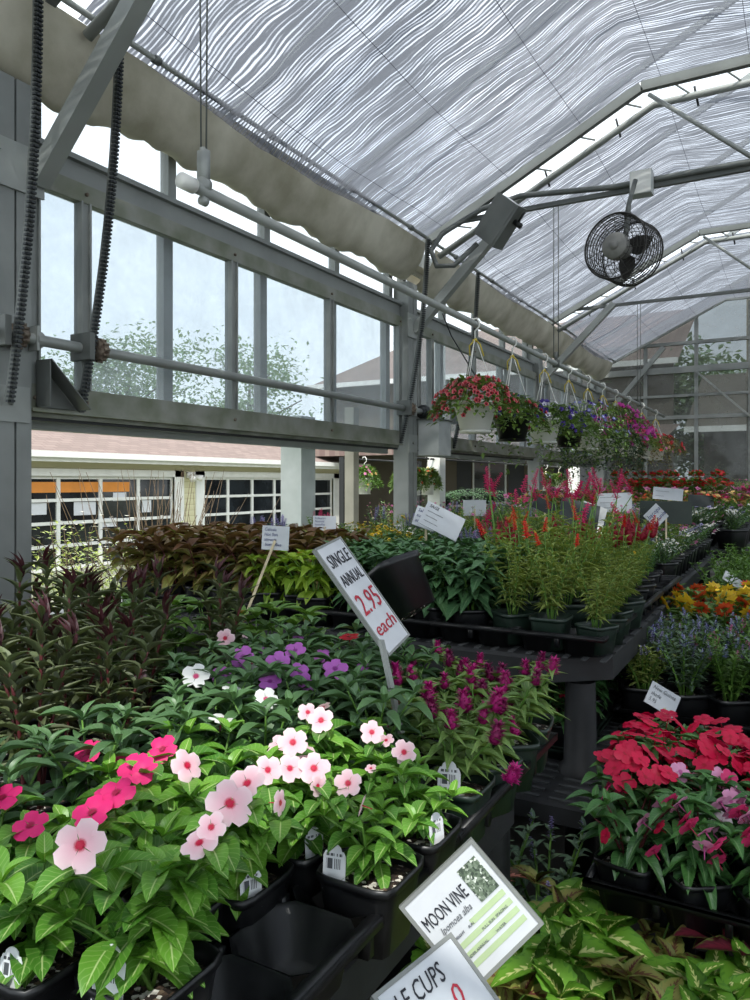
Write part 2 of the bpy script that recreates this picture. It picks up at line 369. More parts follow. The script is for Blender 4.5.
# printed photograph of leaves and pale flowers
m, t, b = newmat('print_photo'); co = N(t, 'ShaderNodeTexCoord'); vo = N(t, 'ShaderNodeTexVoronoi', i_Scale=330.0); L(t, co.outputs['Object'], vo.inputs['Vector'])
sp = N(t, 'ShaderNodeSeparateColor'); L(t, vo.outputs['Color'], sp.inputs[0]); o_ = ramp(t, sp.outputs[0], [(.1, hx('#39453a')), (.5, hx('#5d6d58')), (.8, hx('#83907e')), (.95, hx('#d5dad0'))]); L(t, o_, b.inputs['Base Color']); b.inputs['Roughness'].default_value = .7

leafy('vinca_leaf', '#6fa436', '#4a802b', '#cfe39b', .38, .25, .22, .055)
leafy('vinca_shaded_leaf', '#56784a', '#40603a', '#7fa57a', .4, .15, .15)  # darker copy of the vinca leaf, bench shade put into its greens
leafy('bronze_leaf', '#848c46', '#70683c', '#a8a468', .45, .2, .2, edge='#78603c')
leafy('bronze_top', '#74603a', '#6c4a34', '#7c5a44', .45, .2, .2)
leafy('green_leaf', '#688c3e', '#4c7034', '#9fc56d', .45, .25, .25)
leafy('lime_leaf', '#9bb83e', '#7da336', '#c9dc80', .45, .35, .2)
leafy('celosia_leaf', '#7f9c54', '#678846', '#a9bd78', .45, .25, .3)
leafy('sage_leaf', '#527a4c', '#3e6540', '#7f9f74', .5, .15, .4)
leafy('dark_red_leaf', '#637048', '#525840', '#6b6a50', .5, .15, .1)
leafy('red_tip_leaf', '#3d2024', '#4a2029', '#7a3a40', .5, .2, .1)
leafy('narrow_leaf', '#6f9a52', '#557f45', '#9fbb7c', .5, .25, .1)
leafy('feathery_leaf', '#8a9a58', '#9aaa5c', '#b6c878', .55, .35, 0)
leafy('impatiens_leaf', '#4a7a3c', '#335c30', '#83a472', .35, .15, .3)
leafy('grey_leaf', '#6b8263', '#55705a', '#93a78c', .6, .2, 0)
leafy('ivy_leaf', '#38542f', '#24402a', '#7c9a72', .45, .15, .1)
leafy('basket_leaf', '#7a9648', '#547238', '#90a769', .5, .25, .1)
leafy('fern_leaf', '#3f6b33', '#2d5428', '#6f9455', .5, .2, 0)
leafy('tree_leaf', '#8ea684', '#7b9678', '#97ad8e', .7, .3, 0)  # pale greens carry the haze over the trees outside
leafy('pale_shrub_leaf', '#b4c072', '#93a85a', '#dce0aa', .6, .35, 0)
coleus('coleus_green', '#568a28', '#6c9f30', '#e8eca0', .17)
coleus('coleus_pink', '#4d5a2c', '#6b4a33', '#dd8a78', .26)
coleus('coleus_red', '#5a6b2c', '#5c1f2c', '#7d2a3a', .40)
coleus('coleus_olive', '#7c8a44', '#8f8f4a', '#6b3a34', .26)
petal('vinca_pale', '#fbdde3', '#cc1243', .11, '#f7bccb')
petal('vinca_hot', '#f0287c', '#a80d45', .12)
petal('vinca_white', '#fbfbf8', '#d6447c', .10)
petal('vinca_purple', '#c069c6', '#8d2f8f', .10)
petal('vinca_red', '#c8202f', '#7a0f1c', .10)
petal('impatiens_red', '#cf0a44', '#b0082c', .08)
petal('impatiens_pink', '#f0a8cf', '#c85a9c', .10)
petal('impatiens_rose', '#e03a78', '#b01c50', .10)
petal('impatiens_white', '#f2dfe8', '#d98ab4', .10)
petal('petunia_red', '#cf5a62', '#3f1418', .20, '#b82a3a', rim='#d98a8c')
petal('petunia_violet', '#4b3390', '#1f1442', .2)
petal('petunia_white', '#e9e6f0', '#8a82b8', .15)
petal('petunia_magenta', '#c23c9c', '#7a1560', .2)
petal('petunia_pink', '#cf3a72', '#7a1540', .2)
petal('lobelia_blue', '#7a7bc4', '#e0e0f0', .15)
petal('geranium_red', '#cf2a30', None)
petal('zinnia_yellow', '#e8c332', '#c07a1c', .2)
petal('zinnia_orange', '#d9552a', '#9c2a14', .2)
petal('zinnia_red', '#c0282c', '#6d1014', .2)
petal('zinnia_peach', '#d0b070', '#b0803c', .3)
petal('plume_magenta', '#b81c7a', None)
petal('plume_tip', '#8a1458', None)
petal('salvia_red', '#d8301f', None)
petal('salvia_hot', '#cc2a6a', None)
petal('snap_dark', '#97142c', None)
petal('small_white', '#eeece6', '#d8c85a', .15)
petal('small_pink', '#dc7fae', '#a84078', .15)
petal('small_lilac', '#a9a0c9', '#6d62a0', .15)
petal('orange_bloom', '#ea4a24', '#b8300f', .15)

# ------------------------------------------------------------------ setting
W = 2.96
YP = [-1.55, 2.1, 5.75, 9.4, 13.05]
XR = 4.56; XM = .8                                # opposite wall and ridge
mb = MB(); mb.box((-3.0, -2.2, -.1), (XR+.05, 13.15, 0)); struct(mb.build('floor', 'concrete', smooth=False))
mb = MB(); mb.box((-90, -40, -.62), (-3.05, 90, -.5)); mb.box((-3.05, 13.2, -.62), (60, 90, -.5)); o = mb.build('ground', 'ground_outside', smooth=False); struct(o)
# left wall: knee wall, header, posts, fixed glazing
mb = MB(); mb.box((-3.02, -2, -.5), (-2.94, 13.0, .82)); mb.box((-3.06, -2, .82), (-2.88, 13.0, .86)); wl = struct(mb.build('wall_left', 'aluminium', smooth=False))
mb = MB()
mb.box((-3.06, -2, H+1.37), (-2.93, 13, H+1.49)); mb.box((-3.0, -2, H+1.49), (-2.90, 13, H+1.515)); mb.box((-3.06, -2, H+1.90), (-2.9, 13, H+2.0)); mb.box((-3.1, -2, H+1.86), (-3.0, 13, H+2.1))
struct(mb.build('trim_1', 'aluminium', smooth=False))
def pane(g, x, ya, yb, za, zb): g.add([(x, ya, za), (x, yb, za), (x, yb, zb), (x, ya, zb)], [(0, 1, 2, 3)])
for (ya, yb, nm) in ((-1.5, 2.03, 1), (2.2, 5.6, 2), (5.85, 9.28, 3), (9.5, 12.9, 4)):
    r = thing('window_%d' % nm, None, None, (0, 0, 0)); struct(r)
    f = MB(); g = MB(); n = 4; dy = (yb-ya)/n
    for k in range(n+1):
        y = ya+k*dy
        f.box((-3.085, y-.035, H+.28), (-3.03, y+.035, H+1.4)); f.box((-3.10, y-.012, H+.28), (-3.08, y+.012, H+1.4))
        f.box((-3.06, y-.03, H+1.49), (-3.0, y+.03, H+1.9))
    f.box((-3.08, ya, H+.24), (-3.03, yb, H+.29))
    for k in range(n):
        pane(g, -3.07, ya+k*dy+.03, ya+(k+1)*dy-.03, H+.29, H+1.38); pane(g, -3.035, ya+k*dy+.03, ya+(k+1)*dy-.03, H+1.49, H+1.9)
    part('window_frame', f, 'aluminium', r, False); part('window_glass', g, 'dusty_glass', r, False)
def post(y, lab, big=False):
    t = thing('wall_post', lab, 'post', (-2.9, y, 0), 0)
    b = MB(); b.box((-.06, -.09, 0), (.05, -.005, H+1.69)); b.box((-.06, .005, 0), (.05, .075, H+1.69)); b.box((-.05, -.01, 0), (.02, .01, H+1.69)); b.box((-.10, -.075, 0), (-.06, .06, H+1.69))
    part('post_channel', b, 'aluminium', t, False)
    b = MB(); b.box((.05, -.1, H+.25), (.062, .06, H+.40)); b.tube([(.06, -.03, H+.33), (.078, -.03, H+.33)], .012, 6); part('bracket_plate', b, 'steel', t, False)
    b = MB(); b.box((.05, -.12, H+1.22), (.062, .13, H+1.42)); b.tube([(.06, -.08, H+1.37), (.072, -.08, H+1.37)], .012, 6); b.tube([(.06, .08, H+1.27), (.072, .08, H+1.27)], .012, 6)
    part('bracket_plate', b, 'steel', t, False)
post(1.995, 'wide grey aluminium wall post beside the first vent window, where the big diagonal brace lands')
post(5.72, 'grey aluminium wall post behind the paired white information signs, metal box fixed to it')
post(9.37, 'grey aluminium wall post behind the hanging baskets, further along than the metal box')
post(13.0, 'grey aluminium corner post where the side wall meets the gable end')
post(-1.5, 'grey aluminium wall post behind the camera position')
# raised vent sashes
def sash(y0, y1, lab, n):
    t = thing('vent_window', lab, 'window vent', (-2.9, y0, H+.305)); Ln = y1-y0; hgt = 1.07
    b = MB(); b.box((-.02, 0, 0), (.03, Ln, .12)); b.box((-.02, 0, hgt-.085), (.03, Ln, hgt)); b.box((.03, 0, .0), (.045, Ln, .012)); b.box((-.02, 0, -.02), (.0, Ln, 0))
    part('sash_rail', b, 'sash_rail', t, False)
    b = MB(); g = MB(); dy = (Ln-.32)/n
    ys = [.02, .29]+[.29+dy*k for k in range(1, n+1)]
    for y in ys:
        b = MB(); b.box((-.02, y-.028, .12), (.022, y+.028, hgt-.08)); b.box((.022, y-.028, .12), (.034, y-.018, hgt-.08)); b.box((.022, y+.018, .12), (.034, y+.028, hgt-.08)); part('sash_stile', b, 'aluminium', t, False)
    k = MB()
    for y in ys[1:]: k.box((-.022, y+.028, .12), (.0, y+.040, hgt-.085)); 
    k.box((-.028, 0, -.035), (-.01, Ln, -.02))
    part('rubber_seal', k, 'black_paint', t, False)
    for a_, b_ in zip(ys, ys[1:]): pane(g, .003, a_+.028, b_-.028, .12, hgt-.085)
    part('sash_glass', g, 'dusty_glass', t, False)
    b = MB()
    for y in ys:
        for z in (.06, hgt-.045): b.tube([(.03, y, z), (.04, y, z)], .009, 6)
    part('screw', b, 'rust', t)
    return t
sash(2.08, 5.55, 'long glazed vent sash raised above the opening toward the tan building', 3)
sash(5.86, 9.25, 'glazed vent sash raised above the opening behind the red flowering basket', 3)
sash(9.5, 12.85, 'glazed vent sash nearest the gable end, mostly behind hanging baskets', 3)
# vent drive: shaft, racks, pinions
sh = thing('vent_drive_shaft', 'galvanised drive pipe running level in front of the vent window sash', 'pipe', (-2.82, 0, 2.055))
b = MB(); b.tube([(0, -1.5, 0), (0, 5.86, 0)], .024, 12); part('pipe', b, 'steel', sh)
b = MB(); b.tube([(0, 5.84, 0), (0, 5.88, 0)], .062, 16); b.tube([(0, 5.80, 0), (0, 5.84, 0)], .045, 12)
part('end_flange', b, 'rack_steel', sh)
for yy_ in (2.06, 5.66):
    b = MB(); b.box((-.1, yy_-.006, -.05), (.03, yy_+.006, .055)); b.loft([(.036, 0), (.036, .03), (.03, .03)], 14, off=(0, 0, 0)); 
    V = b.v[-1].copy(); V = V[:, [0, 2, 1]]; V[:, 1] += yy_; b.v[-1] = V
    part('bearing_plate', b, 'steel', sh, False)
def rack(y, lab, top=(-2.62, 3.42), bot=(-2.875, 1.77)):
    t = thing('gear_rack', lab, 'gear rack', (0, y, 0))
    b = MB(); pts = []
    n = 10
    for i in range(n+1):
        q = i/n; x = bot[0]+(top[0]-bot[0])*q+.05*math.sin(PI*q); z = bot[1]+(top[1]-bot[1])*q; pts.append((x, z))
    for (x0, z0), (x1, z1) in zip(pts, pts[1:]): b.bar((x0, 0, z0), (x1, 0, z1), .024, .026, up=(1, 0, 0))
    part('rack_bar', b, 'steel_dark', t, False)
    b = MB(); m_ = 95
    for i in range(m_):
        q = (i+.5)/m_; x = bot[0]+(top[0]-bot[0])*q+.05*math.sin(PI*q)+.018; z = bot[1]+(top[1]-bot[1])*q
        b.box((x-.008, -.010, z-.0045), (x+.008, .010, z+.0045)); b.box((x-.014, -.018, z-.0045), (x+.002, -.010, z+.0045))
    part('rack_tooth', b, 'rack_steel', t, False)
    b = MB(); b.loft([(.046, 0), (.05, .01), (.05, .035), (.046, .045)], 12); V = b.v[-1][:, [0, 2, 1]].copy(); V += np.array([-2.80, .02, 2.055]); b.v[-1] = V
    for k in range(12):
        a = k*PI/6; b.box((-2.80+.05*math.cos(a)-.006, .03, 2.055+.05*math.sin(a)-.006), (-2.80+.05*math.cos(a)+.006, .06, 2.055+.05*math.sin(a)+.006))
    part('pinion', b, 'rust', t)
    b = MB(); b.box((-2.88, -.05, 2.0), (-2.75, -.022, 2.12)); part('pinion_housing', b, 'steel_dark', t, False)
rack(1.93, 'dark toothed rack crossing the drive pipe left of the wide wall post', top=(-2.62, 3.5), bot=(-2.80, 1.77))
rack(2.34, 'dark toothed rack just past the wide wall post, foot on the sash corner')
rack(5.52, 'toothed rack rising beside the second wall post and the junction box brace')
rack(6.62, 'toothed rack above the red flowering hanging basket')
t = thing('corner_bracket', 'grey folded steel bracket on the lower corner of the first sash', 'bracket', (-2.86, 2.1, 1.775))
b = MB(); b.box((0, 0, 0), (.005, .22, .02)); b.box((0, 0, 0), (.09, .006, .2)); b.add([(0, .006, .2), (.0, .2, 0), (.0, .006, 0), (.006, .006, .2), (.006, .2, 0), (.006, .006, 0)], [(0, 1, 2), (3, 5, 4), (0, 3, 4, 1), (1, 4, 5, 2), (2, 5, 3, 0)]); b.bar((.05, .006, .2), (.05, .21, .0), .09, .005)
part('bracket_plate', b, 'steel_dark', t, False)
# metal box under the second post
t = thing('sheet_metal_box', 'open grey sheet metal box fixed low on the second wall post', 'box', (-2.74, 5.93, 1.68))
b = MB(); b.box((-.1, -.13, 0), (.09, .13, .30)); part('box_body', b, 'grey_box', t, False)
b = MB(); b.box((-.12, -.15, .30), (.11, .15, .31)); part('box_lid', b, 'steel_dark', t, False)

# trusses
def prof_z(x, dz=0):
    a = abs(x-XM); z = H+2.87 if a < 1.79 else H+2.87-(a-1.79)*.497
    return z+dz
def truss(y, lab, first=False):
    t = thing('roof_truss', lab, 'truss', (0, y, 0))
    X0, X1 = -2.98, 2*XM+2.98
    b = MB()
    P = [(X0, prof_z(X0)), (-.99, prof_z(-.99)), (2*XM+.99, prof_z(-.99)), (X1, prof_z(X0))]
    for (xa, za), (xb, zb) in zip(P, P[1:]): b.bar((xa, -.05, za), (xb, -.05, zb), .05, .07, up=(0, 0, 1))
    part('truss_channel', b, 'steel_dark', t, False)
    b = MB(); b.tube([(X0+.3, .12, prof_z(X0)+.05), (-.93, .12, prof_z(-.99)-.07), (2*XM+.93, .12, prof_z(-.99)-.07), (X1-.3, .12, prof_z(X0)+.05)], .026, 10); part('truss_pipe', b, 'steel', t)
    b = MB(); zt = H+2.155; xt = -2.42
    b.bar((xt-.02, 0, zt), (2*XM-xt+.02, 0, zt), .035, .035); part('tie_bar', b, 'steel_dark', t, False)
    for sg in (1, -1):
        f = lambda x: x if sg == 1 else 2*XM-x
        b = MB(); b.bar((f(-2.85), 0, H+1.29), (f(-1.95), 0, H+2.18), .075, .075, up=(0, 1, 0)); part('knee_brace', b, 'steel', t, False)
        b = MB(); b.tube([(f(-.95), .02, prof_z(-.9)-.03), (f(-.2), .02, H+2.17)], .016, 8); b.tube([(f(-1.5), .02, H+2.17), (f(-1.15), .02, H+2.17), (f(-.95), .02, H+2.32), (f(-.6), .02, H+2.70)], .014, 8) if False else None
        part('web_strut', b, 'steel', t)
    for x in np.arange(-2.3, 3.9, .55):
        b = MB(); z = prof_z(x)-.03; b.tube([(x, .1, z+.02), (x+.02, .17, z-.10)], .009, 5); part('curtain_clip', b, 'black_paint', t)
    for x in np.arange(-2.5, 4.1, .34):
        b = MB(); b.tube([(x, -.05, prof_z(x)), (x+.12, .12, prof_z(x+.12)-.05)], .008, 5); part('cross_rod', b, 'steel', t)
    return t
truss(2.1, 'roof truss crossing above the first wall post, its knee brace largest in view')
truss(5.75, 'roof truss carrying the round fan and the grey junction box')
truss(9.4, 'roof truss in the middle distance, next beyond the fan')
truss(-1.5, 'roof truss behind the camera position')
# shade cloth, one curtain per bay
def curtain(y0, y1, name):
    b = MB(); X0, X1 = -2.72, 2*XM+2.72; nx, ny = 60, 30; V = []; uv = []
    for j in range(ny+1):
        q = j/ny; y = y0+(y1-y0)*q
        for i in range(nx+1):
            x = X0+(X1-X0)*i/nx; d = abs(x-XM)
            a = min(1, max(0, (d-1.55)/.5)); zz = prof_z(x) if a in (0, 1) else (H+2.87)*(1-a)+prof_z(x)*a
            hang = .06*math.sin(PI*q)+.020*math.sin(x*4.3+y*.5)*math.sin(PI*q)+.002*math.sin(y*9+x*1.5)+.004*math.sin(y*3.1-x*.8)
            z = prof_z(x)+.0-hang*(1.0 if d < 2.9 else 1.2)
            V.append((x, y, z)); uv.append((x*1.1, y))
    F = [(j*(nx+1)+i, j*(nx+1)+i+1, (j+1)*(nx+1)+i+1, (j+1)*(nx+1)+i) for j in range(ny) for i in range(nx)]
    b.add(V, F, uv); o = b.build(name, 'shade_cloth'); return o
for k, (a_, b_) in enumerate(((2.2, 5.62), (5.98, 9.26), (9.62, 12.95))):
    o = curtain(a_, b_, 'shade_curtain'); tag(o, ('grey striped shade curtain stretched over the whole first bay, largest overhead', 'grey striped shade curtain hung behind the round fan, second bay', 'grey striped shade curtain in the last bay before the gable end')[k], 'shade curtain')
o = curtain(-1.0, 2.0, 'shade_curtain'); tag(o, 'unseen grey striped shade curtain above the camera position, cut back to shape the sun patch', 'shade curtain')  # out of view; rear edge set so direct sun reaches only the near plants
# sagging canvas skirt under the eave
def skirt(y0, y1, lab, name='eave_canvas'):
    b = MB(); ny = int((y1-y0)/.03); rng = random.Random(int(y0*10)+5); V = []; ph = [rng.uniform(0, 6) for _ in range(6)]
    path = [(-2.70, 3.44), (-2.715, 3.37), (-2.75, 3.30), (-2.80, 3.24), (-2.85, 3.19), (-2.90, 3.165), (-2.945, 3.175), (-2.985, 3.215), (-3.0, 3.30)]
    n = len(path)
    for j in range(ny+1):
        y = y0+(y1-y0)*j/ny
        for i, (x, z) in enumerate(path):
            q = i/(n-1); e = math.sin(PI*q)
            wv = .014*math.sin(y*3+ph[0]+q*3)+.012*math.sin(y*8.5+ph[1]-q*7)+.009*math.sin(y*17+ph[2]+q*11)*math.sin(y*2.3+q*2)+.005*math.sin(y*31+ph[4]-q*13)
            V.append((x+wv*e, y, z+wv*e*1.4-.02*e*math.sin(y*1.7+ph[3])))
    F = [(j*n+i, (j+1)*n+i, (j+1)*n+i+1, j*n+i+1) for j in range(ny) for i in range(n-1)]
    b.add(V, F); tag(b.build(name, 'canvas'), lab, 'canvas')
skirt(-1.4, 5.66, 'dirty beige canvas roll sagging along the eave over the first windows')
skirt(5.84, 12.9, 'dirty beige canvas roll along the eave above the hanging baskets')
t = thing('curtain_pipe', 'thin galvanised pipe along the upper edge of the beige canvas', 'pipe', (-2.66, 0, 3.46))
b = MB(); b.tube([(0, -1.4, 0), (0, 12.9, 0)], .014, 8); part('pipe', b, 'steel', t)
for y in np.arange(-1, 12.8, .9): b = MB(); b.tube([(0, y-.02, 0), (0, y+.02, 0)], .022, 8); part('pipe_coupling', b, 'steel_dark', t)
# roof glass, rafters
b = MB(); zr = H+2.0; zt = H+3.95
for xa, xb in ((-3.05, XM), (2*XM+3.05, XM)):
    b.add([(xa, -2.2, zr), (xb, -2.2, zt), (xb, 13.15, zt), (xa, 13.15, zr)], [(0, 1, 2, 3)])
struct(b.build('roof_glazing', 'roof_glass', smooth=False))
b = MB()
for y in np.arange(-1.5, 13.2, 1.2167):
    for sg in (1, -1):
        f = lambda x: x if sg == 1 else 2*XM-x
        b.bar((f(-3.05), y, zr+.03), (XM, y, zt+.03), .03, .05)
b.bar((XM, -2.2, zt+.03), (XM, 13.15, zt+.03), .06, .08)
struct(b.build('roof_rafters', 'aluminium', smooth=False))
# gable end wall
r = thing('wall_gable', None, None); struct(r)
b = MB(); yg = 13.05
xs = [-2.98, -2.2, -1.42, -.64, .14, .92, 1.7, 2.48, 3.26, 4.04, XR]
for x in xs: b.box((x-.028, yg-.03, 0), (x+.028, yg+.03, zt-abs(x-XM)*.5))
for z, h in ((.8, .08), (H+1.05, .06), (H+1.45-.05, .04), (H+1.82, .1), (H+2.25, .05)): b.box((-2.98, yg-.045, z-h/2), (XR, yg+.035, z+h/2))
part('gable_frame', b, 'aluminium', r, False)
b = MB(); b.box((-2.98, yg-.02, 0), (XR, yg+.02, .8)); part('gable_panel', b, 'aluminium', r, False)
b = MB(); b.add([(-2.98, yg, .8), (XR, yg, .8), (XR, yg, zr), (XM, yg, zt), (-2.98, yg, zr)], [(0, 1, 2, 3, 4)]); part('gable_glass', b, 'smoky_glass', r, False)
b = MB()
for sg in (-1, 1):
    b.bar((-.64, yg-.06, H+1.02), (-.64+sg*.78, yg-.06, H+1.78), .03, .03, up=(0, 1, 0))
for sg in (1, -1):
    f = lambda x: x if sg == 1 else 2*XM-x
    b.bar((f(-2.75), yg-.08, H+1.2), (f(-1.9), yg-.08, H+2.2), .07, .07, up=(0, 1, 0)); 
P = [(-2.98, prof_z(-2.98)), (-.99, prof_z(-.99)), (2*XM+.99, prof_z(-.99)), (2*XM+2.98, prof_z(-2.98))]
for (xa, za), (xb, zb) in zip(P, P[1:]): b.bar((xa, yg-.1, za), (xb, yg-.1, zb), .05, .06)
part('gable_brace', b, 'steel', r, False)
# far side and rear wall, simple glazing
r = thing('wall_right', None, None); struct(r)
b = MB(); b.box((XR-.04, -2, -.1), (XR+.04, 13, .82)); b.box((XR-.05, -2, H+1.9), (XR+.05, 13, H+2.05)); b.box((XR-.04, -2, H+.6), (XR+.04, 13, H+.66))
for y in np.arange(-1.5, 13.1, .9125): b.box((XR-.03, y-.03, .8), (XR+.03, y+.03, H+2))
part('wall_frame', b, 'aluminium', r, False); b = MB(); pane(b, XR, -2, 13, .82, H+1.95); part('wall_glass', b, 'dusty_glass', r, False)
r = thing('wall_rear', None, None); struct(r)
b = MB()
for x in xs: b.box((x-.03, -2.13, 0), (x+.03, -2.07, zt-abs(x-XM)*.5))
b.box((-2.98, -2.14, .75), (XR, -2.06, .85)); b.box((-2.98, -2.14, zr-.05), (XR, -2.06, zr+.05)); b.box((-2.98, -2.12, 0), (XR, -2.08, .8))
part('wall_frame', b, 'aluminium', r, False); b = MB(); b.add([(-2.98, -2.1, .8), (XR, -2.1, .8), (XR, -2.1, zr), (XM, -2.1, zt), (-2.98, -2.1, zr)], [(0, 1, 2, 3, 4)]); part('wall_glass', b, 'dusty_glass', r, False)

# fan on the second truss
fc = Vector((-1.06, 5.42, 3.07))
t = thing('circulation_fan', 'round wire caged circulation fan hanging from the second truss', 'fan', fc, rad(-14))
R_ = .222; dp = .27
b = MB()
for k in range(9):
    y = -dp/2+dp*k/8; q = [(R_*math.cos(a), y, R_*math.sin(a)) for a in np.linspace(0, 2*PI, 37)]; b.tube(q, .0035, 5, False)
for k in range(48):
    a = k*PI/24; b.tube([(R_*math.cos(a), -dp/2, R_*math.sin(a)), (R_*math.cos(a), dp/2, R_*math.sin(a))], .0022, 4, False)
b.tube([(R_*math.cos(a), -dp/2, R_*math.sin(a)) for a in np.linspace(0, 2*PI, 37)], .007, 6, False); b.tube([(R_*math.cos(a), dp/2, R_*math.sin(a)) for a in np.linspace(0, 2*PI, 37)], .007, 6, False)
part('guard_drum', b, 'fan_guard', t)
b = MB()
for yy_ in (-dp/2, dp/2):
    for rr in (.06, .085, .11, .135, .16, .185, .21): b.tube([(rr*math.cos(a), yy_, rr*math.sin(a)) for a in np.linspace(0, 2*PI, 33)], .0024, 4, False)
    for k in range(14):
        a = k*PI/7; b.tube([(.05*math.cos(a), yy_, .05*math.sin(a)), (R_*math.cos(a+.25), yy_, R_*math.sin(a+.25))], .0026, 4, False)
part('wire_guard', b, 'fan_guard', t)
b = MB(); b.loft([(.0, 0), (.088, 0), (.09, .004), (.094, .05), (.055, .06), (.055, .17), (.02, .18)], 20, cap0=False); V = b.v[-1][:, [0, 2, 1]].copy(); V[:, 1] -= .15; b.v[-1] = V
b.tube([(0, -.155, 0), (0, -.15, 0)], .03, 14)
part('fan_motor', b, 'fan_motor', t)
for k in range(3):
    b = MB(); a = k*2*PI/3+.4; T, uvv, F = template(4, 2, 'ovate', .05, .05)
    b.leaf((0, .05, 0), (math.cos(a), .15, math.sin(a)), (0, 1, .5*math.cos(a)), .2, .13, (T, uvv, F)); part('fan_blade', b, 'fan_guard', t)
b = MB(); b.tube([(.02, 0, R_-.01), (.03, .02, R_+.1), (.05, .08, 3.57-fc.z+0.)], .017, 8); b.bar((.03, -.04, .05), (.03, 0, R_), .03, .02); b.tube([(-.05, .2, R_-.02), (-.05, .22, .42)], .006, 6)
part('hanger_rod', b, 'steel_dark', t)
t = thing('switch_box', 'small square grey electrical box on the tie bar above the fan', 'electrical box', (-.98, 5.66, 3.60))
b = MB(); b.box((-.075, -.05, -.085), (.075, .05, .085)); part('box_body', b, 'grey_box', t, False)
b = MB(); b.box((-.07, -.056, -.08), (.07, -.05, .08))
for sx_ in (-.06, .06):
    for sz_ in (-.07, .07): b.tube([(sx_, -.056, sz_), (sx_, -.06, sz_)], .006, 6)
part('box_lid', b, 'white_plastic', t, False)
# curtain motor box on the truss foot, conduit, cable
t = thing('motor_box', 'tilted grey metal motor box mounted on the diagonal truss brace', 'control box', (-2.02, 5.55, 3.48)); t.rotation_euler = (rad(8), rad(-48), rad(-14))
b = MB(); b.box((-.17, -.07, -.09), (.17, .07, .09)); part('box_body', b, 'grey_box', t, False)
b = MB(); b.box((-.175, -.078, -.10), (.175, -.07, .10)); b.box((-.175, -.075, -.12), (.175, .075, -.09)); part('box_cover', b, 'steel_dark', t, False)
b = MB(); b.tube([(.06, 0, -.12), (.06, 0, -.19)], .022, 8); b.tube([(.06, 0, -.15), (.16, 0, -.15)], .01, 6); part('switch_lever', b, 'black_paint', t)
b = MB(); b.tube([(-2.2, 5.55, 3.33), (-2.38, 5.5, 3.17), (-2.52, 5.48, 3.18), (-2.58, 5.5, 3.32), (-2.5, 5.55, 3.46), (-2.2, 5.62, 3.62), (-1.9, 5.7, 3.70), (-1.2, 5.72, 3.64), (1.2, 5.72, 3.63)], .022, 8)
o = b.build('flexible_conduit', 'steel_dark'); tag(o, 'grey conduit looping out of the tilted motor box to the tie bar', 'conduit')
b = MB(); pts = [(-2.66+.0, 5.9, 2.9), (-2.62, 6.0, 2.72), (-2.5, 6.05, 2.50), (-2.3, 5.9, 2.25), (-2.1, 5.5, 2.05), (-1.95, 5.3, 1.97)]
b.tube(pts, .006, 6); o = b.build('power_cable', 'black_paint'); tag(o, 'thin black cable drooping from the brace behind the red basket', 'cable')
# basket pipe and its suspension
bp_z = 2.462; bx = -1.8
t = thing('basket_pipe', 'long galvanised pipe that the flower baskets hang from', 'pipe', (bx, 0, bp_z))
b = MB(); b.tube([(0, 1.92, 0), (0, 12.3, 0)], .021, 12); part('pipe', b, 'steel', t)
b = MB(); b.tube([(0, 1.87, 0), (0, 1.93, 0)], .027, 14); part('end_cap', b, 'white_plastic', t)
t = thing('pulley_cable', 'pair of thin steel cables and pulley holding up the near end of the basket pipe', 'cable', (bx, 1.98, bp_z))
b = MB(); b.tube([(-.012, 0, .14), (-.022, 0, 1.50)], .0035, 5); b.tube([(.012, 0, .14), (.022, 0, 1.50)], .0035, 5); part('cable_strand', b, 'steel_dark', t)
b = MB(); b.tube([(0, -.015, .02), (0, .015, .02)], .027, 12); b.box((-.02, -.012, .02), (.02, .012, .14)); b.tube([(0, -.012, -.035), (0, .012, -.035)], .017, 10); b.box((-.010, -.01, .10), (.010, .01, .15)); part('pulley', b, 'steel', t)
for yv, lab in ((6.35, 'thin steel cable dropping from the roof to the basket pipe between violet baskets'), (10.2, 'thin steel cable dropping to the distant part of the basket pipe')):
    t = thing('suspension_cable', lab, 'cable', (bx, yv, bp_z)); b = MB(); b.tube([(-.02, 0, .05), (-.02, 0, 1.35)], .004, 5); b.tube([(.02, 0, .05), (.02, 0, 1.35)], .004, 5); part('cable_strand', b, 'steel_dark', t)
    b = MB(); b.loft([(.03, -.03), (.03, .03)], 10); b.box((-.012, -.012, .02), (.012, .012, .1)); part('cable_clamp', b, 'steel_dark', t)

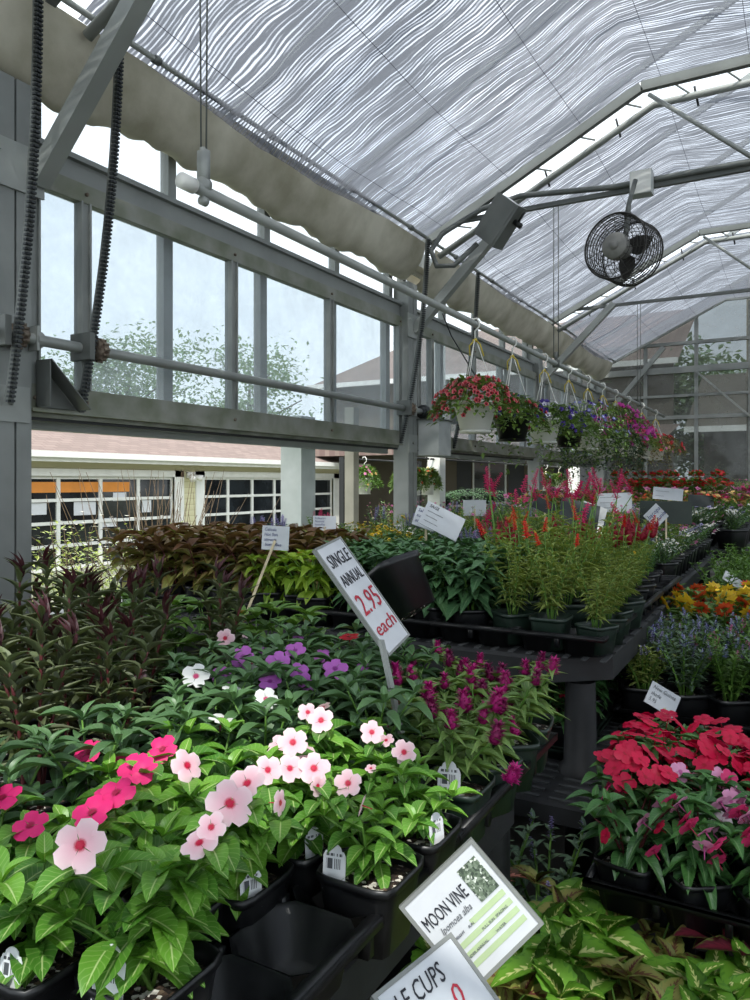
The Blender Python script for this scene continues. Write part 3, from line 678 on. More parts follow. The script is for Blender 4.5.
# ------------------------------------------------------------------ outside: tan building, house with porch, trees
def building():
    B = 14.0; t = thing('garage_building', 'tan sided building with brown shingle roof seen through the side opening', 'building', (-B, 0, -.5))
    y0, y1 = 4.0, 23.0; top = 2.60
    D = [(8.6, 14.3, 2.08), (15.4, 21.9, 2.08)]
    b = MB(); ys = [y0]+[v for d in D for v in d[:2]]+[y1]
    for a, c in zip(ys[0::2], ys[1::2]): b.box((-.2, a, 0), (0, c, top))
    for a, c, h in D: b.box((-.2, a, h), (0, c, top))
    b.box((-6, y1-.2, 0), (-.2, y1, top)); part('wall', b, 'siding', t, False)
    b = MB(); b.add([(.45, y0-1, top+.0), (.45, y1+.5, top+.0), (-4.5, y1-3.2, top+1.7), (-4.5, y0-1, top+1.7)], [(0, 1, 2, 3)])
    b.add([(.45, y1+.5, top), (-9.4, y1+.5, top), (-4.5, y1-3.2, top+1.7)], [(0, 1, 2)]); b.box((-.3, y0-1, top-.12), (.40, y1+.45, top-.06)); part('roof', b, 'shingles', t, False)
    b = MB(); b.box((.42, y0-1, top-.13), (.55, y1+.55, top+.0)); b.box((.40, y0-1, top-.22), (.43, y1+.5, top-.03)); b.tube([(.48, y1+.35, top-.1), (.48, y1+.30, top-.3), (.06, y1+.0, top-.55), (.06, y1+.0, 0)], .05, 8); part('gutter', b, 'white_paint', t, False)
    for a, c, h in D:
        fr = MB(); fr.box((-.05, a-.32, 0), (.04, a, h+.16)); fr.box((-.05, c, 0), (.04, c+.32, h+.16)); fr.box((-.05, a-.32, h), (.04, c+.32, h+.16))
        d = part('garage_door', fr, 'white_paint', t, False)
        m_ = MB(); n = 5 if c-a < 6 else 6; dy = (c-a)/n
        for k in range(n+1): m_.box((-.12, a+k*dy-.045, 0), (-.06, a+k*dy+.045, h))
        for k in range(5): m_.box((-.12, a, h-.03-k*.5-.035), (-.05, c, h-.03-k*.5+.035))
        part('door_rail', m_, 'white_paint', d, False)
        g = MB(); g.add([(-.10, a, 0), (-.10, c, 0), (-.10, c, h), (-.10, a, h)], [(0, 1, 2, 3)]); part('door_glass', g, 'dark_glass', d, False)
    b = MB(); b.box((.0, 14.72, 2.05), (.10, 14.98, 2.22)); b.tube([(.1, 14.78, 2.1), (.28, 14.70, 2.02)], [.05, .09], 10); b.tube([(.1, 14.92, 2.1), (.28, 15.05, 2.04)], [.05, .09], 10); part('flood_light', b, 'white_plastic', t)
    # on the door glass: orange board, and pale sheets painted as bright reflections
    b = MB(); b.box((-.098, 10.2, 1.72), (-.094, 12.9, 1.95)); part('orange_display_board', b, 'orange_sign', t, False)
    b = MB()
    for (ya, za, dy, dz) in ((10.1, 1.25, .5, .25), (11.3, 1.2, .6, .3), (12.4, 1.5, .4, .2), (13.3, 1.2, .3, .3), (12.0, .9, .5, .2)): b.box((-.098, ya, za), (-.09, ya+dy, za+dz))
    part('pane_reflection', b, 'card', t, False)
building()
def house():
    t = thing('porch_house', 'dark taupe house with black shutters behind the white porch posts', 'house', (-9.4, 25.2, -.5)); t.scale = (1.15, 1, 1.08)
    b = MB(); b.box((-6, 0, 0), (5.2, .2, 5.3)); part('wall', b, 'taupe_wall', t, False)
    b = MB(); b.add([(-6.5, -.6, 5.3), (5.4, -.6, 5.3), (5.5, 4, 7.6), (-4, 4, 7.6)], [(0, 1, 2, 3)]); part('roof', b, 'shingles', t, False)
    b = MB(); b.box((-6.5, -.75, 5.18), (5.4, -.6, 5.34)); part('gutter', b, 'white_paint', t, False)
    b = MB(); b.add([(-6.5, -4.2, 2.75), (5.4, -4.2, 2.75), (5.4, 0, 3.5), (-6.5, 0, 3.5)], [(0, 1, 2, 3)]); b.box((-6.5, -4.3, 2.6), (5.4, -4.15, 2.85)); part('porch_roof', b, 'shingles', t, False)
    for x in (-.1, 3.0):
        f = MB(); f.box((x-.55, -.06, .9), (x+.55, .0, 2.6)); fo = part('house_window', f, 'grey_box', t, False)
        g = MB(); 
        for k in (-1, 1): g.box((x+k*.26-.23, -.075, .98), (x+k*.26+.23, -.06, 2.52))
        part('window_pane', g, 'dark_glass', fo, False)
        for k in (-1, 1):
            g = MB(); g.box((x+k*.85-.24, -.05, .85), (x+k*.85+.24, 0, 2.65)); part('window_shutter', g, 'shutter', t, False)
house()
def xpost(name, x, y, h, s, mat, lab, z0=-.5, cap=False):
    t = thing(name, lab, 'post', (x, y, z0)); b = MB(); b.box((-s/2, -s/2, 0), (s/2, s/2, h)); part('post_shaft', b, mat, t, False)
    b = MB(); b.box((-s*.62, -s*.62, 0), (s*.62, s*.62, .12)); part('post_foot', b, mat, t, False); return t
xpost('timber_post', -3.35, 4.74, 2.45, .19, 'painted_wood', 'thick pale timber post outside, seen between the tan building doors and its corner')
xpost('timber_post', -3.4, 5.62, 2.6, .09, 'wood_post', 'thin tan timber post just outside beside the second wall post')
xpost('porch_post', -3.75, 8.15, 3.6, .16, 'white_paint', 'white porch post outside beside the two small orange flower baskets')
xpost('porch_post', -3.9, 15.0, 3.2, .2, 'white_paint', 'white porch post outside behind the purple flowered basket')
xpost('timber_post', -.62, 14.4, 5.4, .28, 'wood_post', 'weathered square timber post outside the gable end wall')
xpost('timber_post', .9, 14.4, 5.4, .28, 'wood_post', 'weathered timber post outside the gable end, off to the aisle side')
t = thing('shed_building', 'brown shed wall and pale roof edge outside the gable end', 'building', (.8, 22, -.5))
b = MB(); b.box((-3, 0, 0), (9, .2, 3.4)); part('wall', b, 'dark_wall', t, False)
b = MB(); b.add([(-3.4, -.8, 3.35), (9.4, -.8, 3.35), (9.4, 3.6, 5.3), (-3.4, 3.6, 5.3)], [(0, 1, 2, 3)]); part('roof', b, 'taupe_wall', t, False)
b = MB(); b.box((-3.4, -.9, 3.25), (9.4, -.8, 3.40)); part('gutter', b, 'white_paint', t, False)

# ---- trees and shrubs outside
LT = {k: template(*v) for k, v in dict(
    vinca=(7, 4, 'obovate', .14, .32, .02), vinca_s=(5, 2, 'obovate', .16, .3), ovate=(5, 2, 'ovate', .15, .35), big=(6, 4, 'ovate', .16, .45, .02),
    lance=(5, 2, 'lance', .15, .4), strap=(4, 2, 'strap', .1, .5), coleus=(9, 4, 'heart', .1, .45, .02, .05), small=(3, 2, 'ovate', .1, .25), tiny=(2, 1, 'ovate', 0, .2), needle=(2, 1, 'lance', 0, .4), sage=(6, 4, 'ovate', .08, .5, .03)).items()}
def tree(x, y, h, r, lab, seed, mat='tree_leaf', z0=-.5, cat='tree', name='leafy_tree', n=6500, ls=.32):
    rng = random.Random(seed); t = thing(name, lab, cat, (x, y, z0))
    b = MB(); b.tube([(0, 0, 0), (.1, 0, h*.3), (0, .1, h*.6), (.2, 0, h*.85)], [h*.022, h*.017, h*.012, h*.004], 7)
    for k in range(6):
        a = rng.uniform(0, 6.28); z = h*rng.uniform(.35, .65); b.tube([(0, 0, z), (math.cos(a)*r*.4, math.sin(a)*r*.4, z+h*.12), (math.cos(a)*r*.75, math.sin(a)*r*.75, z+h*.2)], [h*.01, h*.006, h*.003], 5)
    part('trunk', b, 'bark', t); b = MB()
    cl = [(rng.gauss(0, .42)*r, rng.gauss(0, .42)*r, h*rng.uniform(.38, .95)) for _ in range(40)]
    for i in range(n):
        c = rng.choice(cl); s_ = r*.17
        p = (c[0]+rng.gauss(0, s_), c[1]+rng.gauss(0, s_), c[2]+rng.gauss(0, s_*.8)); d = Vector((rng.uniform(-1, 1), rng.uniform(-1, 1), rng.uniform(-.6, .6)))
        b.leaf(p, d, (rng.uniform(-.4, .4), rng.uniform(-.4, .4), 1), ls*rng.uniform(.7, 1.3), ls*.6, LT['tiny'], rng.random())
    part('crown', b, mat, t); return t
tree(-34, 16, 8.5, 4.0, 'hazy green tree beyond the tan building, seen in the first window pane', 1)
tree(-36, 23, 9.2, 4.2, 'tall hazy green tree beyond the tan roof, centre of the first sash', 2)
tree(-33, 30, 9.6, 4.4, 'hazy tree beyond the tan roof, seen in the second sash pane', 3)
tree(-30, 37, 10.5, 4.6, 'hazy tree behind the roof ridge, seen in the third sash pane', 4)
tree(-22, 44, 8.5, 4.4, 'tree behind the porch house roof', 5)
tree(-38, 9, 8.0, 4.2, 'hazy tree at the outer edge of the row beyond the tan building', 6)
tree(-3, 30, 6.5, 3.5, 'dark tree behind the brown shed outside the gable end', 7)
tree(4, 31, 6.5, 3.5, 'broad tree behind the brown shed on the aisle side', 8)
def shrub(x, y, r, h, lab, seed, mat, flower=None, z0=-.5, base=.0):
    rng = random.Random(seed); t = thing('garden_shrub', lab, 'shrub', (x, y, z0)); b = MB(); s_ = MB()
    for k in range(26):
        a = rng.uniform(0, 6.28); q = r*rng.random()**.5; tip = (math.cos(a)*q, math.sin(a)*q, h*rng.uniform(.75, 1.0)); s_.tube([(0, 0, base), (tip[0]*.5, tip[1]*.5, tip[2]*.6), tip], [.006, .004, .002], 4)
        for i in range(90):
            v = rng.uniform(.25, 1); p = (tip[0]*v+rng.gauss(0, .05), tip[1]*v+rng.gauss(0, .05), tip[2]*v+rng.gauss(0, .04)); aa = rng.uniform(0, 6.28)
            b.leaf(p, (math.cos(aa), math.sin(aa), rng.uniform(0, .9)), (0, 0, 1), .05*rng.uniform(.7, 1.3), .022, LT['tiny'], rng.random())
    part('stem', s_, 'stem_brown', t); part('foliage', b, mat, t)
    if flower:
        b = MB()
        for k in range(110):
            a = rng.uniform(0, 6.28); q = r*rng.random()**.5; c = (math.cos(a)*q, math.sin(a)*q, h*rng.uniform(.7, 1.02)); b.leaf(c, (math.cos(a), math.sin(a), .4), (0, 0, 1), .022, .02, LT['tiny'])
            b.leaf(c, (-math.sin(a), math.cos(a), .4), (0, 0, 1), .022, .02, LT['tiny'])
        part('blossom', b, flower, t).__setitem__('kind', 'stuff')
    return t
shrub(-3.9, 3.15, .6, 1.72, 'sunlit pale green shrub with white flowers outside beside the wide wall post', 11, 'pale_shrub_leaf', 'small_white')
shrub(-4.1, 3.7, .55, 1.62, 'pale green leafy shrub outside behind the bronze leaved plants', 12, 'pale_shrub_leaf', 'small_white')
shrub(-5.2, 7.4, .5, 1.45, 'green shrub outside beyond the handwritten white cards', 13, 'green_leaf', 'small_white')
shrub(-4.6, 8.6, .5, 1.7, 'green shrub with pale flowers outside next to the thin tan post', 14, 'green_leaf', 'small_pink')
shrub(-1.9, 14.6, .9, 2.3, 'pale flowering shrub outside the gable end below the last baskets', 15, 'pale_shrub_leaf', 'small_pink')
shrub(-.9, 16.2, 1.2, 2.0, 'yellow green hedge plant outside the gable end beside the timber post', 16, 'pale_shrub_leaf')
# bare twigs in front of the garage doors
t = thing('bare_shrub', 'bare twiggy reddish shrub in front of the tan building doors', 'shrub', (-11.8, 11.6, -.5)); rng = random.Random(4); b = MB()
for k in range(70):
    a = rng.gauss(0, .3); y = rng.gauss(0, 1.3); b.tube([(0, y*.5, 0), (a*.5, y*.8, .8), (a, y+rng.gauss(0, .2), rng.uniform(1.2, 2.3))], [.010, .007, .004], 4)
part('twig', b, 'stem_brown', t)
# outdoor fern and little baskets on the porch
def fern(x, y, z, lab, seed, sz=.45):
    rng = random.Random(seed); t = thing('potted_fern', lab, 'fern', (x, y, z)); b = MB(); b.loft([(.08, 0), (.11, .14), (.115, .14), (.10, .12)], 16, cap0=True); part('pot', b, 'black_plastic', t)
    b = MB()
    for k in range(34):
        a = rng.uniform(0, 6.28); Ln = sz*rng.uniform(.7, 1.1); up = rng.uniform(.3, 1.0)
        for i in range(9):
            q = (i+1)/9; p = Vector((math.cos(a)*Ln*q, math.sin(a)*Ln*q, .14+up*Ln*q-Ln*.9*q*q))
            for sd in (-1, 1): b.leaf(p, (math.cos(a+sd*1.2), math.sin(a+sd*1.2), -.1), (0, 0, 1), .07*(1.15-q), .022, LT['tiny'], rng.random())
    part('frond', b, 'fern_leaf', t); return t
t = thing('plant_shelf', 'dark porch shelf outside carrying the potted ferns', 'shelf', (-4.35, 10.5, -.5))
b = MB(); b.box((-.2, -1.7, 1.55), (.2, 1.7, 1.60)); part('shelf_board', b, 'black_paint', t, False)
for y in (-1.6, 0, 1.6):
    b = MB(); b.box((-.18, y-.03, 0), (.18, y+.03, 1.55)); part('shelf_leg', b, 'black_paint', t, False)
fern(-4.35, 9.7, 1.1, 'bushy potted fern on the outdoor shelf, just past the white porch post', 1); fern(-4.35, 10.5, 1.1, 'potted fern in the middle of the outdoor shelf', 2); fern(-4.35, 11.5, 1.1, 'potted fern at the end of the outdoor shelf', 3)

# ------------------------------------------------------------------ benches
def bench(lab, x0, x1, y0, y1, z, shelf=None, legs=None, grid=False):
    t = thing('display_bench', lab, 'bench', ((x0+x1)/2, (y0+y1)/2, 0)); cx, cy = (x0+x1)/2, (y0+y1)/2
    b = MB(); hw, hd = (x1-x0)/2, (y1-y0)/2
    b.loft([(0, z-.085), (1, z-.085), (1.0, z-.01), (.985, z), (0, z)], 32, sq=60, cap0=False)
    V = b.v[-1]; V[:, 0] *= hw; V[:, 1] *= hd
    part('bench_top', b, 'bench_plastic', t, False)
    b = MB()
    for i in range(int(hw*2/.06)):
        for j in range(int(hd*2/.16)):
            x = -hw+.05+i*.06; y = -hd+.08+j*.16; b.box((x, y-.06, z), (x+.018, y+.06, z+.004))
    part('deck_rib', b, 'grid_mark', t, False).__setitem__('kind', 'stuff') if False else part('deck_rib', b, 'grid_mark', t, False)
    xs_ = [-hw+.09, hw-.09] if hw < 1.1 else [-hw+.09, 0, hw-.09]
    nl = max(2, int(hd*2/1.25)+1); ys_ = [-hd+.10+k*(2*hd-.2)/(nl-1) for k in range(nl)]
    if shelf:
        b = MB(); b.box((-hw-.02, -hd-.2, shelf-.05), (hw+.02, hd, shelf))
        part('lower_shelf', b, 'bench_plastic', t, False)
        b = MB()
        for j in range(int((hd*2+.1)/.055)):
            for i in range(int(hw*2/.17)):
                b.box((-hw+.06+i*.17, -hd-.16+j*.055, shelf), (-hw+.20+i*.17, -hd-.145+j*.055, shelf+.005))
        part('shelf_rib', b, 'grid_mark', t, False)
    for x in xs_:
        for y in ys_:
            b = MB(); pr_ = [(.052, 0), (.048, .02), (.046, (z-.085))]
            if shelf: pr_ = [(.052, 0), (.046, shelf-.06), (.07, shelf-.05), (.07, shelf+.02), (.054, shelf+.035), (.048, z-.085)]
            b.loft(pr_, 14, off=(x, y, 0)); part('leg', b, 'bench_plastic', t)
    return t
bench('black plastic display bench nearest the camera, holding vincas and celosias', -2.08, -.55, -.35, 1.80, .775)
bench('black plastic display bench behind the price sign, with a lower shelf', -2.75, -.53, 2.37, 4.20, .885, shelf=.50)
bench('black plastic display bench third along the aisle, under the green notice board', -2.7, -.56, 4.30, 6.60, .885)
bench('black plastic display bench fourth along the aisle, holding white flowers', -2.6, -.36, 6.75, 9.1, .885)
bench('black plastic display bench last before the gable end, holding red and pink flowers', -2.6, .15, 9.3, 11.9, .90)
bench('low black bench under the tray of red and pink impatiens', -.36, .62, 1.95, 2.72, .43)
bench('low black bench under the blue and pink flowering trays', -.60, .62, 2.90, 3.60, .52)
bench('low black bench under the yellow and red zinnias', -.50, .62, 3.66, 4.5, .56)
bench('low black bench under plain green plants beyond the zinnias', -.50, .62, 4.6, 7.4, .50)

# ------------------------------------------------------------------ trays, pots, tags
def tray_mesh(nx, ny, cell, depth, cx_=None):
    b = MB(); wx, wy = nx*cell, ny*cell; r = .014
    for (xa, ya, xb, yb) in ((-r, -r, wx+r, .004), (-r, wy-.004, wx+r, wy+r), (-r, -r, .004, wy+r), (wx-.004, -r, wx+r, wy+r)):
        b.box((xa, ya, depth-.006), (xb, yb, depth)); 
    for (xa, ya, xb, yb) in ((-r, -r, wx+r, -r+.003), (-r, wy+r-.003, wx+r, wy+r), (-r, -r, -r+.003, wy+r), (wx+r-.003, -r, wx+r, wy+r)): b.box((xa, ya, depth-.016), (xb, yb, depth))
    for i in range(nx):
        for j in range(ny):
            x, y = (i+.5)*cell, (j+.5)*cell; h = cell/2
            b.loft([(h*.74, 0), (h*.93, depth-.015 if False else depth*.92), (h*1.0, depth-.004)], 16, sq=7, off=(x, y, 0))
            b.loft([(h*.97, depth-.004), (h*.90, depth*.90), (h*.71, .004)], 16, sq=7, off=(x, y, 0), cap0=False, cap1=True)
    for i in range(nx+1):
        for j in range(ny+1):
            b.box((i*cell-.008, j*cell-.008, depth*.35), (i*cell+.008, j*cell+.008, depth-.003)) if 0 < i < nx or 0 < j < ny else None
    return b
TRM = {}
def tray(x, y, z, nx, ny, cell, depth, lab, mat='black_plastic', rz=0):
    key = (nx, ny, cell, depth, mat)
    if key not in TRM: o = tray_mesh(nx, ny, cell, depth).build('plant_tray', mat); TRM[key] = o
    else: o = TRM[key].copy(); col.objects.link(o)
    o.location = (x, y, z); o.rotation_euler = (0, 0, rz); tag(o, lab, 'tray', 'plant trays on the benches'); return o
def pot_mesh(w_, h, mat, rim=.012):
    b = MB(); r = w_/2
    b.loft([(r*.74, 0), (r*.93, h-rim-.004), (r*.93, h-rim), (r, h-rim), (r*1.0, h), (r*.95, h), (r*.90, h-.02), (r*.86, h-.03)], 28, sq=7); return b
PROTO = {}
def potparts(t, w_=.128, h=.105, mat='black_plastic', tagat=None):
    k = (w_, h, mat)
    if k not in PROTO:
        o = pot_mesh(w_, h, mat).build('pot', mat); col.objects.unlink(o)
        b = MB(); b.loft([(0, h-.022), (w_*.30, h-.019), (w_*.455, h-.024)], 20, sq=7, cap0=False); s_ = b.build('soil', 'soil'); col.objects.unlink(s_); PROTO[k] = (o, s_)
    for o in PROTO[k]: inst(o, t)
def tagmesh():
    b = MB(); w_, h = .031, .044; pts = [(-w_/2, -.008), (w_/2, -.008), (w_/2, h-.01)]
    pts += [(w_/2-.003+.0*k, h-.004) for k in range(1)]
    for k in range(7): a = PI*k/6; pts.append((.010*math.cos(a), h-.004+.009*math.sin(a)))
    pts += [(-w_/2+.003, h-.004), (-w_/2, h-.01)]
    n = len(pts); V = [(x, 0, z) for x, z in pts]+[(x, .0012, z) for x, z in pts]; uv = [(x/w_+.5, z/(h+.006)) for x, z in pts]*2
    b.add(V, [tuple(range(n)), tuple(range(2*n-1, n-1, -1))]+[(k, k+n, (k+1) % n+n, (k+1) % n) for k in range(n)], uv); o = b.build('plant_tag', 'tag_print', smooth=False); col.objects.unlink(o); return o
TAG = tagmesh()
def addtag(t, x, y, z, rz=0, tilt=-12, s=1): return inst(TAG, t, Matrix.Translation((x, y, z)) @ Matrix.Rotation(rad(rz), 4, 'Z') @ Matrix.Rotation(rad(tilt), 4, 'X') @ Matrix.Scale(s, 4))

# ------------------------------------------------------------------ growing plants
def bez(a, c, b, q): return tuple((1-q)**2*a[i]+2*q*(1-q)*c[i]+q*q*b[i] for i in range(3))
def grow(lf, sm, base, tip, nodes, Ln, Wd, tm, el, rng, size=(1., .6), start=.2, r=.002, per=2, tone=None, tiprosette=2, mi=0, bend=.5, gmi=None):
    base, tip = Vector(base), Vector(tip); c = Vector((base.x+(tip.x-base.x)*(1-bend)*.5, base.y+(tip.y-base.y)*(1-bend)*.5, base.z+(tip.z-base.z)*.6))
    pts = [bez(base, c, tip, k/5) for k in range(6)]; sm.tube(pts, [r*1.3, r*1.2, r*1.1, r, r*.9, r*.6], 5, mi=mi)
    a = rng.uniform(0, 6.28)
    for i in range(nodes):
        q = start+(1-start)*i/max(1, nodes-1); p = bez(base, c, tip, q); s_ = size[0]+(size[1]-size[0])*q
        a += PI/2+rng.uniform(-.3, .3) if per == 2 else 2.4
        for k in range(per):
            aa = a+2*PI*k/per+rng.uniform(-.2, .2); e = rad(el[0]+(el[1]-el[0])*q+rng.uniform(-14, 14))
            lf.leaf(p, (math.cos(aa)*math.cos(e), math.sin(aa)*math.cos(e), math.sin(e)), (0, 0, 1), Ln*s_*rng.uniform(.82, 1.15), Wd*s_*rng.uniform(.85, 1.12), LT[tm], rng.random() if tone is None else tone, mi=(gmi if gmi is not None and q > .75 else 0))
    for k in range(tiprosette):
        aa = a+1+k*PI; e = rad(58); lf.leaf(tip, (math.cos(aa)*math.cos(e), math.sin(aa)*math.cos(e), math.sin(e)), (0, 0, 1), Ln*size[1]*.6, Wd*size[1]*.6, LT[tm], 0)
FLM = {}
def flowers(kind, i=0):
    """shared flower meshes, four of each kind"""
    if kind not in FLM:
        o = []
        for s_ in range(4):
            if kind.startswith('vinca'): f = petal_flower('flower', kind, 5, .5, 1.06, (.08, -.02, .16, .04)[s_], s_, .06, .03)
            elif kind.startswith('impatiens'): f = petal_flower('flower', kind, 5, .5, 1.12, (.10, .0, .2, .05)[s_], s_, .0, .05)
            elif kind.startswith('petunia'): f = petal_flower('flower', kind, 5, .5, 1.05, (.35, .45, .3, .4)[s_], s_, .5, .05, r0=.1, nl=3, nw=2)
            elif kind.startswith('zinnia'): f = petal_flower('flower', kind, 11, .5, 1.1, .15, s_, .0, .03, doubled=2, nl=3, nw=2)
            elif kind.startswith('geranium'): f = petal_flower('flower', kind, 9, .5, 1.4, .35, s_, .2, .12, doubled=2, nl=3, nw=2)
            else: f = petal_flower('flower', kind, 5, .5, 1.0, .15, s_, .05, .05, nl=2, nw=2, spur=False)
            o.append(f)
        FLM[kind] = o
    return FLM[kind][i % 4]
def bloom(t, kind, p, d, size, rng, name=None):
    o = inst(flowers(kind, rng.randrange(4)), t, face_dir(p, d, rng.uniform(0, 6.28), size))
    if name: o.name = name
    return o
def updir(rng, sp=.5, bias=(.12, -.48, .9)): return Vector((bias[0]+rng.gauss(0, sp), bias[1]+rng.gauss(0, sp), bias[2]))

def vinca(t, rng, fl=(), nst=4, hgt=.16, spread=.07, z0=.083, leaf='vinca_leaf', Ln=.072, Wd=.031, nodes=5):
    lf, sm = MB(), MB()
    tips = []
    for (p, kind, s_, d) in fl:
        tips.append(((p[0], p[1], p[2]-.012), True))
    for k in range(nst):
        a = 2*PI*k/nst+rng.uniform(-.5, .5); q = spread*rng.uniform(.5, 1.2); tips.append(((math.cos(a)*q, math.sin(a)*q, z0+hgt*rng.uniform(.65, 1.0)), False))
    for tp, isf in tips:
        if isf:
            n = max(4, int((tp[2]-z0)/.028)); grow(lf, sm, (rng.uniform(-.012, .012), rng.uniform(-.012, .012), z0), (tp[0], tp[1], tp[2]-.012), n, Ln, Wd, 'vinca', (18, 12), rng, (1.05, .72), .25, .0023, tiprosette=0)
            sm.tube([(tp[0], tp[1], tp[2]-.014), (tp[0], tp[1], tp[2]-.004)], .0015, 5)
        else: grow(lf, sm, (rng.uniform(-.012, .012), rng.uniform(-.012, .012), z0), tp, nodes, Ln, Wd, 'vinca', (0, 25), rng, (1.0, .85), .2, .0024)
    part('stem', sm, 'stem_green', t); part('foliage', lf, leaf, t)
    for (p, kind, s_, d) in fl: bloom(t, kind, p, d, s_, rng)

def proto_vinca(kind, leaf, nfl, seed, hgt=.17, size=.045):
    t = thing('potted_vinca', None, None); rng = random.Random(seed); potparts(t); fl = []
    for k in range(nfl):
        a = rng.uniform(0, 6.28); q = rng.uniform(.02, .09); fl.append(((math.cos(a)*q, math.sin(a)*q, .083+hgt*rng.uniform(.9, 1.25)), kind, size*rng.uniform(.85, 1.15), updir(rng)))
    vinca(t, rng, fl, 5, hgt, .08, leaf=leaf, Ln=.075, Wd=.027, nodes=6); return t
def proto_generic(name, seed, leaf, tm, Ln, Wd, nst, hgt, spread, nodes, el, stem='stem_green', fl=None, size=(1, .6), pot='black_plastic', per=2, start=.2, w_=.128, gm=None, ph=.105, r=.0024, toplean=0, rosette=2, face=None):
    """fl: (kind, number, size, where) with where = 'tip' or 'dome'"""
    t = thing(name, None, None); rng = random.Random(seed); potparts(t, w_, ph, pot); lf, sm = MB(), MB(); z0 = ph-.022; tips = []
    for k in range(nst):
        a = 2*PI*k/nst*1.0+rng.uniform(-.6, .6); q = spread*rng.random()**.6; tp = (math.cos(a)*q, math.sin(a)*q, z0+hgt*rng.uniform(.72, 1.05)); tips.append(tp)
        grow(lf, sm, (math.cos(a)*.015*rng.random(), math.sin(a)*.015, z0), tp, nodes, Ln, Wd, tm, el, rng, size, start, r, per, gmi=(1 if gm else None), tiprosette=rosette)
    part('stem', sm, stem, t); part('foliage', lf, [leaf, gm] if gm else leaf, t)
    if fl:
        kind, n, s_, wh = fl
        for k in range(n):
            tp = tips[k % len(tips)]; 
            if k >= len(tips): tp = (tp[0]+rng.gauss(0, .025), tp[1]+rng.gauss(0, .025), tp[2]-rng.uniform(.01, .05))
            bloom(t, kind if isinstance(kind, str) else rng.choice(kind), (tp[0], tp[1], tp[2]+.012), updir(rng, .35, face) if face else updir(rng), s_*rng.uniform(.8, 1.15), rng)
    return t, tips, rng
def plume_mesh(name, mat, R, Hh, seed, n=130):
    rng = random.Random(seed); b = MB()
    b.loft([(R*.35, 0), (R*.62, Hh*.2), (R*.55, Hh*.5), (R*.3, Hh*.8), (R*.05, Hh*1.0)], 8)
    for k in range(n):
        q = rng.random()**1.2; a = rng.uniform(0, 6.28); rr = R*(.75*(1-q)**.7+.05)*(.8 if q > .1 else .6); p = (rr*math.cos(a)*.7, rr*math.sin(a)*.7, Hh*q)
        b.leaf(p, (math.cos(a)*.8, math.sin(a)*.8, .8+q), (0, 0, 1), R*.75*rng.uniform(.7, 1.2), R*.30, LT['needle'], rng.random())
    o = b.build(name, mat); col.objects.unlink(o); return o
PLUME = [plume_mesh('flower_plume', m_, .022, .046, s_) for s_, m_ in enumerate(('plume_magenta', 'plume_magenta', 'plume_tip'))]
SNAP = [plume_mesh('flower_plume', m_, .02, .07, s_, 60) for s_, m_ in ((5, 'snap_dark'), (6, 'snap_dark'))]
def spike_mesh(mat, seed, Hh=.07, R=.014, n=34):
    rng = random.Random(seed); b = MB(); b.tube([(0, 0, 0), (.003, 0, Hh)], [.0015, .0008], 4)
    for k in range(n):
        q = k/n; a = k*2.4; b.leaf((0, 0, Hh*q), (math.cos(a), math.sin(a), .45), (0, 0, 1), R*(1.3-q*.8)*rng.uniform(.8, 1.2), R*.55, LT['small'], rng.random())
    o = b.build('flower_spike', mat); col.objects.unlink(o); return o
SPIKE = {m_: [spike_mesh(m_, s_) for s_ in (1, 2)] for m_ in ('salvia_red', 'salvia_hot', 'small_lilac', 'small_pink', 'lobelia_blue')}
def ride(src, t, p, lean, s_, rng): return inst(rng.choice(src), t, face_dir(p, (lean[0], lean[1], 1), rng.uniform(0, 6.28), s_))

def place(src, x, y, z, lab, cat, group, rz=None, s=1, used={}):
    """first call moves the source itself, later calls copy it with all of its parts"""
    o = src if id(src) not in used else dup(src); used[id(src)] = src
    o.location = (x, y, z); o.rotation_euler = (0, 0, random.uniform(0, 6.28) if rz is None else rz); o.scale = (s, s, s)
    o['label'] = lab; LABELS.setdefault(lab.lower(), []).append((o.name, group)); o['category'] = cat; o['group'] = group; return o
random.seed(3)
Z1 = .780; Z2 = .905; C = .14

# near bench: trays of eight
k = 0
NB = 'near bench'
for ci, cx in enumerate((-.79+.0, -1.09, -1.39, -1.69, -1.99)):
    for ri, ry in enumerate((.60, 1.19)):
        tray(cx, ry, Z1, 2, 4, C, .075, 'black plant tray on the near bench, %s from the aisle, %s' % (ORD[ci+1], ('camera end', 'far end')[ri]))
PZ = Z1+.006
colx = [-.58, -.72, -.88, -1.02, -1.18, -1.32, -1.48, -1.62, -1.78, -1.92]
rowy = [.67, .81, .95, 1.09, 1.26, 1.40, 1.54, 1.68]
def fpos(px, py, dist):            # flower place from its sight line and distance, camera at the origin
    u = (px-375)/750; s_, c_ = math.sin(rad(29.4)), math.cos(rad(29.4)); return Vector(((-s_+c_*u)*dist, (c_+s_*u)*dist, H+(482-py)/750*dist))
def hero(cx, cy, fl, lab, seed, tags=None, nst=4, hgt=.15, leaf='vinca_leaf', Ln=.074, Wd=.037, rz=0, spread=.075):
    t = thing('potted_vinca', lab, 'potted plant', (cx, cy, PZ), 0, 'vinca plants on the near bench'); rng = random.Random(seed); potparts(t)
    L_ = []
    for (px, py, dist, s_, kind, dd) in fl: L_.append((fpos(px, py, dist)-Vector((cx, cy, PZ)), kind, s_, Vector(dd)+Vector((rng.gauss(0, .12), rng.gauss(0, .12), 0))))
    vinca(t, rng, L_, nst, hgt, spread, leaf=leaf, Ln=Ln, Wd=Wd)
    for tg in (tags or ()): addtag(t, *tg)
    return t
UP = (.2, -.55, .9); CAMF = (.5, -.8, .75)
V_, VH, VW, VP = 'vinca_pale', 'vinca_hot', 'vinca_white', 'vinca_purple'
